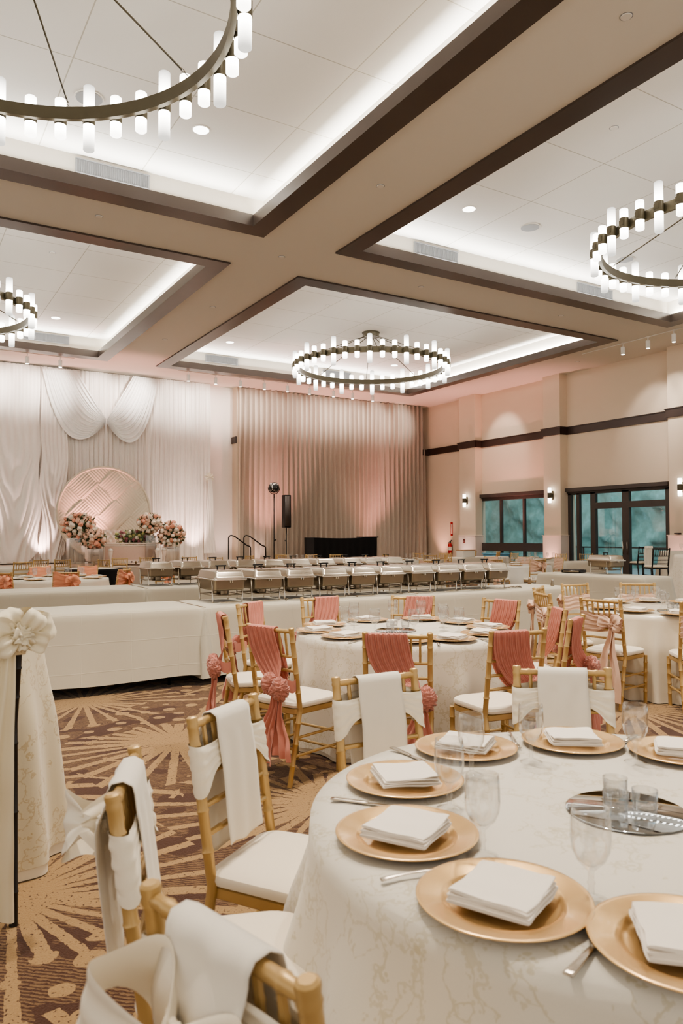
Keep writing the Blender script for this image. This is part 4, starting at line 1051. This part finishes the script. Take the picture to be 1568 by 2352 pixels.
mirror((6.2, 4.35), 'small round mirror disc on the satin table at right', [(6.15, 4.35), (6.25, 4.38), (6.22, 4.30)], ['clear votive glass on satin table mirror, left one', 'clear votive glass on satin table mirror, middle one', 'clear votive glass on satin table mirror, right one'])
gB = 'place settings on the lace table'
wB = ['at front left of lace table', 'at far left of lace table', 'at rear left of lace table', 'at front left centre of lace table', 'at far right centre of lace table', 'at right front of lace table', 'at far right of lace table', 'at far left centre of lace table', 'at front centre of lace table', 'at right of lace table']
for i, (x, y) in enumerate([(2.70, 4.42), (2.70, 4.78), (2.92, 5.08), (2.95, 4.03), (3.8, 5.0), (3.87, 4.28), (3.93, 4.66), (3.38, 5.17), (3.24, 3.93), (3.6, 4.02)]):
    setting(B, x, y, wB[i], gB, True, .3 * (i % 3))
for i, (x, y) in enumerate([(2.90, 4.76), (3.14, 5.0), (3.52, 5.02), (3.0, 4.5), (3.68, 4.85), (3.5, 4.34), (3.56, 4.24), (3.2, 4.3), (2.9, 4.62), (3.62, 4.5)]):
    GB.put((x, y, .762), 0, 'water goblet on the lace table, ' + ['left behind two plates', 'rear left', 'rear centre', 'left of the mirror disc', 'rear right', 'right, front one', 'right, second', 'front of the mirror disc', 'left front one', 'right, rear one'][i], 'water goblets on the lace table')
gC = 'place settings on the satin table'
for i, (x, y) in enumerate([(5.85, 4.5), (5.95, 4.12), (5.88, 4.85), (6.12, 5.14), (6.48, 5.24), (6.85, 5.1), (7.03, 4.8)]):
    setting(C, x, y, ['at front of satin table beside the bow chair', 'at the right frame edge of satin table', 'at left of satin table', 'at far left of satin table', 'at far side of satin table', 'at far right of satin table', 'at right end of far side of satin table'][i], gC, False)
for i, (x, y) in enumerate([(6.0, 4.66), (6.25, 5.0), (6.5, 5.0), (6.0, 4.3), (6.3, 4.55), (6.7, 4.9)]):
    GB.put((x, y, .762), 0, 'water goblet on the satin table, ' + ['left front', 'far left', 'far centre', 'front right', 'middle', 'far right'][i], 'water goblets on the satin table')

# ------------------------------------------------------------------ buffets
def rect_cloth(x0, x1, y0, y1, z0, zb, lab, mat='linen', seed=0, flare=.05, name='buffet_tablecloth', legs=True, rz=0):
    cx, cy = (x0 + x1) / 2, (y0 + y1) / 2; hx, hy = (x1 - x0) / 2, (y1 - y0) / 2
    t = thing(name, lab, 'tablecloth', (cx, cy, 0), rz)
    per = []
    n = 24
    def side(a, b, k):
        for i in range(k): per.append((lerp(a[0], b[0], i / k), lerp(a[1], b[1], i / k)))
    kx = max(4, int(2 * hx / .05)); ky = max(4, int(2 * hy / .05))
    side((-hx, -hy), (hx, -hy), kx); side((hx, -hy), (hx, hy), ky); side((hx, hy), (-hx, hy), kx); side((-hx, hy), (-hx, -hy), ky)
    N = len(per); m = MB()
    def fn(u, v):
        i = int(round(u * N)) % N; x, y = per[i]
        dx = hx - abs(x); dy = hy - abs(y); ex = dx < 1e-6; ey = dy < 1e-6
        nx = (math.copysign(1, x) if ex else 0); ny = (math.copysign(1, y) if ey else 0)
        if v <= .08: k = .9 + .1 * v / .08; return (x * k, y * k, z0)
        g = (v - .08) / .92
        z = lerp(z0 - .006, zb, g); corner = exp(-((dx if ey else dy) / .10) ** 2)
        s = x if ey else y
        fo = .010 * sin(s * 9 + seed) * g + .012 * nz(s * 2.2, seed, g) * g + corner * .06 * sin(g * 1.5) * (1 if ey else .4) + corner * .02 * sin(s * 70) * g
        o = .008 + flare * g * g + fo
        return (x + nx * min(o, .07), y + ny * o * (1 if y < 0 else .5), z + .02 * g * nz(s * 1.5, seed, 7))
    m.grid(fn, N, 16, cu=True); k = .9
    m.add([(-hx * k, -hy * k, z0), (hx * k, -hy * k, z0), (hx * k, hy * k, z0), (-hx * k, hy * k, z0)], [(0, 1, 2, 3)])
    m.build('cloth', MT[mat], t)
    if legs:
        MB().box((0, 0, z0 - .025), (2 * hx - .03, 2 * hy - .03, .03)).build('tabletop', MT['wood'], t, False)
        for sx in (-1, 1):
            m = MB(); 
            for sy in (-1, 1): m.tube([(sx * (hx - .3), sy * (hy - .12), 0), (sx * (hx - .3), sy * (hy - .12), z0 - .04)], .014)
            m.bar((sx * (hx - .3), -(hy - .12), .12), (sx * (hx - .3), hy - .12, .12), .02); m.build('leg', MT['iron'], t)
    return t
rect_cloth(.1, 2.70, 7.12, 7.95, .76, .10, 'plain ivory linen cloth on the empty left end of the front buffet row', seed=1)
rect_cloth(2.72, 5.35, 7.12, 7.95, .76, .07, 'ivory linen cloth under chafing dishes in the middle of the front buffet row', seed=2)
rect_cloth(5.37, 8.05, 7.14, 7.97, .76, .07, 'ivory linen cloth at the right end of the front buffet row holding the shakers', seed=3)
rect_cloth(.3, 3.03, 10.15, 10.95, .76, .06, 'plain ivory linen cloth at the left of the rear buffet row', seed=4)
rect_cloth(3.05, 5.7, 10.15, 10.95, .76, .06, 'ivory linen cloth under the left chafing dishes of the rear buffet row', seed=5)
rect_cloth(5.72, 8.2, 10.15, 10.95, .76, .06, 'ivory linen cloth at the right end of the rear buffet row', seed=6)
t = rect_cloth(-1.1, 1.1, -.4, .4, .76, .06, 'ivory linen cloth on the separate right buffet table with one chafing dish', seed=7); t.location = (10.92, 9.1, 0); t.rotation_euler = (0, 0, radians(-87))

def chafer():
    t = thing('chafing_dish', '', 'chafing dish')     # origin on the table, short end towards -y
    hx, hy = .17, .285
    out = rpoly([(-hx, -hy), (hx, -hy), (hx, hy), (-hx, hy)], .035, 5)
    MB().layers(out, [(.86, .125), (.92, .13), (.97, .145), (1, .235)], (0, 0)).build('water_pan', MT['steeld'], t, 'auto')
    o2 = rpoly([(-hx - .012, -hy - .02), (hx + .012, -hy - .02), (hx + .012, hy + .02), (-hx - .012, hy + .02)], .03, 5)
    MB().layers(o2, [(.98, .232), (1.02, .236), (1.02, .246), (1, .25)], (0, 0)).build('rim', MT['steel'], t, 'auto')
    lid = MB().layers(out, [(1.0, .251), (1.0, .262), (.96, .275), (.93, .315), (.86, .333), (.7, .338), (.4, .341)], (0, 0)).build('lid', MT['steel'], t, 'auto')
    m = MB(); 
    for s in (-1, 1): m.box((s * .04, 0, .355), (.012, .016, .04))
    m.box((0, 0, .378), (.12, .022, .014)); m.build('handle', MT['iron'], lid, bevel=.003)
    for sx in (-1, 1):
        for sy in (-1, 1): MB().tube([(sx * .165, sy * .20, 0), (sx * .165, sy * .2, .01), (sx * .172, sy * .2, .235)], .0085, 8).build('leg', MT['steel'], t)
    m = MB()
    for sy in (-1, 1): m.tube([(-.165, sy * .2, .075), (.165, sy * .2, .075)], .005, 6)
    for sx in (-1, 1): m.tube([(sx * .165, -.2, .075), (sx * .165, .2, .075)], .005, 6)
    m.box((0, 0, .07), (.1, .36, .006)); m.build('shelf', MT['steeld'], t)
    for sy in (-1, 1):
        MB().lathe([(.04, .0), (.042, .005), (.042, .055), (.04, .06), (.02, .062)], 16, (.0, sy * .11, .073)).build('fuel_can', MT['steeld'], t, 'auto')
    m = MB(); 
    for s in (-1, 1): m.box((s * .012, -hy - .018, .228), (.012, .012, .03))
    m.tube([(-.11, -hy - .03, .245), (-.11, -hy - .05, .24), (.11, -hy - .05, .24), (.11, -hy - .03, .245)], .005, 6) if 0 else None
    m.build('clip', MT['steel'], t)
    return t
CF = Proto(chafer())
xs1 = [3.10, 3.54, 3.95, 4.38, 4.77, 5.18, 5.62, 6.04, 6.46, 6.86]; xs2 = [3.32, 3.75, 4.18, 4.62, 5.07, 5.53, 5.99, 6.48, 6.89, 7.32]
on = 'first second third fourth fifth sixth seventh eighth ninth tenth'.split()
for i, x in enumerate(xs1): CF.put((x, 7.64, .762), radians(-1 + 2 * sin(i * 2.3)), 'stainless chafing dish, %s from the left in the front buffet row' % on[i], 'chafing dishes in the front row')
for i, x in enumerate(xs2): CF.put((x, 10.62, .762), radians(2 * sin(i * 1.7)), 'stainless chafing dish, %s from the left in the rear buffet row' % on[i], 'chafing dishes in the rear row')
CF.put((11.1, 9.15, .762), radians(-6), 'single stainless chafing dish on the separate right buffet table', None)
def tongs():
    t = thing('serving_tongs', '', 'tongs')
    for s in (-1, 1):
        MB().grid(lambda u, v, s=s: (lerp(.13, -.13, v), s * (.004 + .03 * sin(pi * v * .9)) + (u - .5) * .012, .008 + .006 * v + .003 * cos(u * 6)), 3, 16).build('arm', MT['steel'], t, solid=.002)
    return t
TG = Proto(tongs())
def spoon():
    t = thing('serving_spoon', '', 'spoon'); MB().tube([(-.14, 0, .012), (0, 0, .02), (.1, 0, .008)], [.006, .004, .005], 6).build('handle', MT['steeld'], t)
    MB().grid(lambda u, v: (.13 - .04 * cos(pi * v), .026 * sin(pi * v) * cos(2 * pi * u), .004 + .010 * (1 - sin(pi * v)) + .006 * sin(2 * pi * u) * sin(pi * v)), 14, 8, cu=True).build('bowl', MT['steel'], t); return t
SP = Proto(spoon())
for i, x in enumerate(xs1):
    TG.put((x - .02, 7.30, .762), radians(8 + 20 * sin(i * 3.1)), 'steel serving tongs before the %s chafing dish of the front row' % on[i], 'serving tongs along the front buffet')
    if i % 2: SP.put((x + .2, 7.34, .762), radians(50 + 12 * i), 'steel serving spoon beside the %s chafing dish of the front row' % on[i], 'serving spoons along the front buffet')
for i, (x, l) in enumerate(((7.13, 'left'), (7.24, 'right'))): SP.put((x, 7.42, .762), radians(35), 'steel serving spoon, %s of the pair at the right end of front buffet' % l, 'serving spoons along the front buffet')
def shaker(x, y, l, mat):
    t = thing('salt_shaker', l, 'shaker', (x, y, .762)); MB().lathe([(.024, 0), (.026, .01), (.018, .06), (.016, .07)], 16).build('body', MT[mat], t, 'auto'); MB().lathe([(.017, .07), (.018, .085), (.012, .095)], 16).build('cap', MT['steel'], t, 'auto')
shaker(7.9, 7.85, 'brown pepper shaker at back of front buffet right end', 'wood'); shaker(7.97, 7.84, 'clear salt shaker beside the brown pepper shaker on front buffet', 'glass'); shaker(7.88, 7.4, 'steel topped shaker at the front right end of front buffet', 'steeld')
t = thing('warming_tray', 'flat black portable warmer left of the single chafing dish', 'warmer', (10.95, 9.75, .762), radians(-70)); MB().box((0, 0, .03), (.36, .3, .05)).build('body', MT['iron'], t, bevel=.006); MB().box((0, -.152, .03), (.3, .006, .03)).build('front_grille', MT['steeld'], t); MB().box((0, 0, .058), (.3, .24, .006)).build('plate', MT['dimgrey'], t)

# ------------------------------------------------------------------ highboys and bar stools
def highboy(x, y, R, lab, mat, over, seed, z0=1.07, flare=.1):
    t = thing('highboy_tablecloth', lab, 'tablecloth', (x, y, 0)); cloth(R, z0, .004, 9, .07, flare, seed, 140).build('cloth', MT[mat], t)
    if over: cloth(R + .006, z0 + .004, .05, 9, .07, flare + .005, seed, 140).build('lace_overlay', MT[over], t)
highboy(.25, 3.85, .37, 'cream lace cloth on the tall table at left edge behind the black bar stool', 'satinw', 'lacec', 4, flare=.06)
highboy(13.75, 9.1, .42, 'tall table under pale lace cloth at right frame edge', 'satint', 'lace', 8, flare=.16)
highboy(16.6, 11.5, .42, 'tall table under plain white cloth beyond the black bar stools', 'linenf', None, 9)
t = thing('water_tumbler', 'clear tumbler standing on the tall lace table at left frame edge', 'glass', (.55, 4.75, 1.07)); t.location = (.44, 4.05, 1.075)
MB().lathe([(.03, 0), (.036, .13), (.0345, .13), (.029, .006), (.001, .006)], 28, cap=False).build('body', MT['glass'], t)
GB.put((16.35, 11.25, 1.07), 0, 'lone goblet standing on the tall table under plain white cloth', None)
def sash_stool(t):
    zt = 1.17; c = (.15, -.06, zt - .075); m = MB()
    for k, (a, L, W) in enumerate([(.35, .16, .16), (pi - .3, .15, .16), (1.0, .13, .13), (pi - 1.1, .13, .13), (-.4, .13, .12), (pi + .45, .13, .12)]): loopm(m, (c[0], c[1] - .012 * (k % 3), c[2]), L * .82, W * .9, .05, a, .3, 26, 14, sd=k * 1.7)
    m.build('bow_loop', MT['cream'], t); m = MB(); knotm(m, (c[0], c[1] - .06, c[2]), .04, 0, 6); m.build('knot', MT['cream'], t)
    m = MB(); tailm(m, (c[0] - .055, c[1] - .04, c[2] - .03), -.055, .96, .06, .17, 1, 2, -.02); m.build('tail', MT['cream'], t)
    m = MB(); m.grid(lambda u, v: (lerp(-.2, .2, u), .0 - .02 + .01 * sin(v * 14) + .02 * (v - .5), zt - .02 - .14 * v), 20, 10); m.build('sash_band', MT['cream'], t)
t = make_chair('bar_stool', 'black bar stool at left edge with a big cream bow and long satin tail', 'stool', 'blackw', 'ivory', .74, 1.17, sash_stool); t.location = (.265, 3.07, 0); t.rotation_euler = (0, 0, radians(8))
bs = Proto(make_chair('bar_stool', '', 'stool', 'blackw', 'ivory', .76, 1.18))
bs.put((14.15, 10.2, 0), radians(-25), 'black bar stool with ivory seat near the glass doors, nearer one', 'black bar stools by the glass doors')
o = bs.put((15.9, 11.9, 0), radians(-20), 'black bar stool draped with white cloth near the glass doors, farther one', 'black bar stools by the glass doors')
MB().grid(lambda u, v: (lerp(-.06, .17, u), .05 * sin(pi * v) - .05 + .01 * sin(u * 20), 1.2 - abs(v - .1) * .62), 14, 24).build('draped_cloth', MT['white'], o)

# ------------------------------------------------------------------ far tables and chairs
far_plain = Proto(make_chair('chiavari_chair', '', far=True)); far_peach = Proto(make_chair('chiavari_chair', '', far=True, sash=sash_organza)); far_blush = Proto(make_chair('chiavari_chair', '', far=True, sash=sash_bow('blush', .1, .62, full=True)))
def far_plate_set(c, R, n, zone, g, seed=0, ph=0.0):
    for k in range(n):
        a = 2 * pi * k / n + ph; x, y = c[0] + (R - .17) * cos(a), c[1] + (R - .17) * sin(a)
        CH.put((x, y, .757), a, 'gold rimmed plate on ' + zone, g + ', plates'); NP.put((x, y, .7705), a, 'folded napkin on a plate on ' + zone, g + ', napkins')
        GB.put((c[0] + (R - .4) * cos(a + .25), c[1] + (R - .4) * sin(a + .25), .757), 0, 'goblet on ' + zone, g + ', goblets')
D = (2.5, 13.35)
round_table(D, .8, 'pale cloth on the round table behind rear buffet among peach sash chairs', 'linenf', None, 14, .06, .05, 11)
far_plate_set(D, .8, 8, 'the round table among peach sash chairs', 'settings on the peach table')
for x, y, l in [(2.37, 12.05, 'gold chair with peach organza bow, back to camera, in front middle of peach table'), (1.5, 12.4, 'gold chair with peach organza bow at left frame edge'), (3.38, 12.5, 'gold chair with peach organza bow right of the peach table'),
                (2.42, 14.65, 'gold chair with flat peach band on the far side of peach table, left one'), (3.22, 14.4, 'gold chair with flat peach band on the far side of peach table, right one')]:
    place(far_peach, x, y, *D, l, 'gold chairs with peach organza')
D2 = (5.4, 15.3)
round_table(D2, .8, 'pale cloth on round table behind the left chafing dishes', 'linenf', None, 14, .06, .05, 12)
for x, y, l in [(4.6, 14.2, 'gold chair with peach sash half hidden by the first rear chafing dish'), (5.5, 14.05, 'gold chair with peach sash behind the second rear chafing dish')]: place(far_peach, x, y, *D2, l, 'gold chairs with peach organza')
t = thing('black_tablecloth', 'small round table under black cloth with a white overlay behind peach table', 'tablecloth', (3.95, 17.1, 0)); cloth(.6, .75, .01, 11, .07, .08, 4, 120).build('cloth', MT['blackc'], t)
cloth(.5, .757, .72, 9, .01, 0, 4, 90).build('overlay', MT['white'], t)
plain = [(3.1, 18.6, 20), (3.55, 18.5, -30), (4.35, 17.9, -60), (5.0, 18.9, 150), (5.75, 19.2, 190), (6.8, 18.9, 170), (7.15, 18.0, -30), (8.6, 19.1, 30), (9.85, 19.6, -20), (10.6, 19.2, 0), (11.2, 18.8, 160), (9.0, 18.2, 60), (11.7, 18.0, -120), (12.4, 18.0, 30), (14.1, 18.7, 170), (14.75, 18.2, 150), (13.0, 16.7, -30), (17.9, 20.4, 60), (17.7, 19.0, 30), (17.1, 15.7, 100), (17.6, 15.2, 140), (13.9, 17.1, 60), (16.3, 16.8, 80), (1.9, 17.8, 30), (2.5, 17.2, 10)]
for i, (x, y, a) in enumerate(plain):
    far_plain.put((x, y, 0), radians(a), 'plain gold chair back among the far guest tables beyond the chafing dishes', 'plain gold chairs among the far tables')
for c, s in [((2.3, 18.7), 21), ((6.3, 18.0), 22), ((9.9, 18.6), 23), ((13.4, 17.8), 24), ((16.9, 16.3), 25)]:
    round_table(c, .75, 'pale cloth on a distant round guest table beyond the chafing dishes', 'linenf', None, 13, .05, .05, s, 'distant round guest tables')
for c, s in [((13.4, 17.8), 1), ((16.9, 16.3), 2), ((9.9, 18.6), 3)]: far_plate_set(c, .75, 6, 'a distant round guest table', 'settings on distant tables', s)
Ec = (12.95, 13.3)
round_table(Ec, .8, 'shiny silvery satin cloth on round table right of the chafing dishes', 'satins', None, 12, .09, .06, 31); far_plate_set(Ec, .8, 8, 'the silvery satin table right of the chafing dishes', 'settings on silvery table')
for x, y, l in [(11.75, 12.75, 'gold chair with blush bow and tails left of the silvery satin table'), (12.5, 12.15, 'gold chair with blush bow in front of the silvery satin table'), (13.25, 14.5, 'gold chair with blush band behind silvery table, left one'), (13.95, 14.0, 'gold chair with blush band behind silvery table, right one'), (14.1, 13.0, 'gold chair with blush sash right of silvery satin table')]:
    place(far_blush, x, y, *Ec, l, 'gold chairs with blush sashes round the silvery table')
E2 = (10.2, 14.4)
round_table(E2, .8, 'satin covered round table behind the last rear chafing dishes', 'satins', None, 12, .08, .06, 32); far_plate_set(E2, .8, 7, 'the satin table behind the last rear chafing dishes', 'settings behind the rear row')
for x, y, l in [(9.35, 13.45, 'gold chair with blush sash showing above the sixth front chafing dish'), (10.1, 13.1, 'gold chair with blush sash showing above the seventh front chafing dish'), (10.95, 13.45, 'gold chair with blush sash showing above the ninth front chafing dish'), (9.5, 15.5, 'gold chair with blush sash behind the rear chafing dishes, far side, left one'), (10.9, 15.5, 'gold chair with blush sash behind the rear chafing dishes, far side, right one')]:
    place(far_blush, x, y, *E2, l, 'gold chairs with blush sashes behind the rear row')
rect_cloth(15.6, 17.6, 18.4, 19.1, .76, .03, 'long white cloth covered table before the far window', 'linenf', 8, .03, legs=False)
rect_cloth(14.9, 16.4, 13.6, 14.3, .76, .03, 'white cloth covered table between silvery table and glass doors', 'linenf', 9, .03, legs=False)
t = thing('cloth_box', 'white box on the long table before the far window', 'box', (16.0, 18.7, .762)); MB().box((0, 0, .11), (.5, .35, .22)).build('body', MT['whitep'], t, bevel=.01); MB().box((0, 0, .225), (.52, .37, .02)).build('lid', MT['ptan'], t)
t = thing('storage_bin', 'light blue plastic bin behind chairs at the far window', 'bin', (18.5, 20.0, 0)); MB().box((0, 0, .4), (.5, .8, .8)).build('body', MT['card'], t, bevel=.02); MB().box((0, 0, .81), (.54, .84, .04)).build('lid', MT['card'], t, bevel=.01)

# ------------------------------------------------------------------ lights
def area(name, loc, size, sy, e, col, rot):
    l = bpy.data.lights.new(name, 'AREA'); l.shape = 'RECTANGLE'; l.size = size; l.size_y = sy; l.energy = e; l.color = col
    o = bpy.data.objects.new(name, l); COL.objects.link(o); o.location = loc; o.rotation_euler = rot; return o
def spotl(loc, to, e, ang, col, r=.05, blend=.6):
    l = bpy.data.lights.new('spot', 'SPOT'); l.energy = e; l.spot_size = radians(ang); l.spot_blend = blend; l.color = col; l.shadow_soft_size = r
    o = bpy.data.objects.new('spot_lamp', l); COL.objects.link(o); o.location = loc; d = Vector(to) - Vector(loc); o.rotation_euler = d.to_track_quat('-Z', 'Y').to_euler(); return o
COVE = 95
for a, b, c, d in trays:
    cx, cy = (a + b) / 2, (c + d) / 2; z = 7.16; cc_ = (1, .97, .92)
    L = b - a - .5; W = d - c - .5
    q_ = radians(58)
    area('cove_strip', (cx, c + .1, z), L, .06, COVE, cc_, (pi - q_, 0, 0)); area('cove_strip', (cx, d - .1, z), L, .06, COVE, cc_, (pi + q_, 0, 0))
    area('cove_strip', (a + .1, cy, z), .06, W, COVE, cc_, (pi, -q_, 0)); area('cove_strip', (b - .1, cy, z), .06, W, COVE, cc_, (pi, q_, 0))
for x in sx_ + [1.4, 2.5, 6.0, 7.2, 17.0, 18.2]: spotl((x, 24.0, 6.6), (x, 25.6, 6.15), 120 if x < 10 else 80, 72, (1, .92, .86), .05, 1)
for y in (14.1, 13.3, 12.5, 20.6): spotl((18.0, y, 6.6), (19.9, y + .3, 4.8), 70, 60, (1, .93, .86))
for x, y in [(3.99, 10.66), (9.3, 10.7), (9.24, 22.06), (15.6, 22.06), (3.2, 4.5), (1.0, 3.5), (9.3, 5.0), (5.0, 4.2)]: spotl((x, y, 7.55), (x, y, 0), 500, 95, (1, .90, .78), .08, .9)
PK_ = (1, .52, .42); WP = (1, .72, .66)
for x, e, c in [(9.3, 150, WP), (11.75, 110, WP), (16.5, 210, PK_), (10.55, 110, WP), (2.5, 190, WP), (4.2, 130, WP), (8.3, 110, WP), (0.4, 120, WP)]:
    spotl((x, 25.0, .65 if x < 10 else .1), (x, 25.7, 3.2), 60, 0, c) if 0 else spotl((x, 24.95, .66 if x < 10.3 else .12), (x, 25.6, 2.2 if x < 10.3 else 1.25), e if x < 10.3 else e * .4, 62 if x < 10.3 else 56, c, .06, 1)
for y, e, c in [(24.6, 170, PK_), (22.7, 80, WP), (18.3, 110, PK_), (13.4, 110, PK_)]: spotl((19.15, y, .12), (19.7, y, 1.5), e * .5, 60, c, .06, 1)
# pink wash reaching the soffit over the stage
for x, y in ((12.0, 24.4), (16.5, 24.4), (5.5, 24.3), (18.9, 20.0)): spotl((x, y, .2 if x > 10 else .7), (x + .2, y + .3, 7), 620, 75, (1, .42, .36), .1, 1)

area('dusk_sky_light', (21.5, 17, 7.5), 5, 22, 900, (.75, .93, 1), (0, radians(-55), 0))
area('daylight_window', (19.6, 4.5, 1.6), 2.4, 4.5, 45, (.45, .82, 1), (0, radians(90), 0))
w = bpy.data.worlds.new('world'); SC.world = w; w.use_nodes = True; bg = w.node_tree.nodes['Background']; bg.inputs[0].default_value = (1, .93, .84, 1); bg.inputs[1].default_value = .55

# ------------------------------------------------------------------ camera
cam = bpy.data.cameras.new('camera'); co = bpy.data.objects.new('camera', cam); COL.objects.link(co); SC.camera = co
F, YAW, PIT, ROL = 1727.562, .5444743, .0315144575, -.00255660877
f = Vector((sin(YAW) * cos(PIT), cos(YAW) * cos(PIT), sin(PIT))); r = Vector((cos(YAW), -sin(YAW), 0)); u = r.cross(f)
r, u = r * cos(ROL) + u * sin(ROL), -r * sin(ROL) + u * cos(ROL)
co.matrix_world = Matrix(((r.x, u.x, -f.x, 0), (r.y, u.y, -f.y, 0), (r.z, u.z, -f.z, H), (0, 0, 0, 1)))
cam.sensor_fit = 'VERTICAL'; cam.sensor_height = 36; cam.sensor_width = 24; cam.lens = F / 2352 * 36; cam.clip_start = .05; cam.clip_end = 200
cam.dof.use_dof = True; cam.dof.focus_distance = 7.0; cam.dof.aperture_fstop = 5.6

SC.view_settings.view_transform = 'AgX'; SC.view_settings.look = 'AgX - Medium High Contrast'; SC.view_settings.exposure = .93; SC.view_settings.gamma = 1
cy = SC.cycles; cy.max_bounces = 8; cy.diffuse_bounces = 4; cy.glossy_bounces = 4; cy.transparent_max_bounces = 24; cy.transmission_bounces = 6
cy.caustics_reflective = False; cy.caustics_refractive = False; cy.sample_clamp_indirect = 3; cy.use_denoising = True
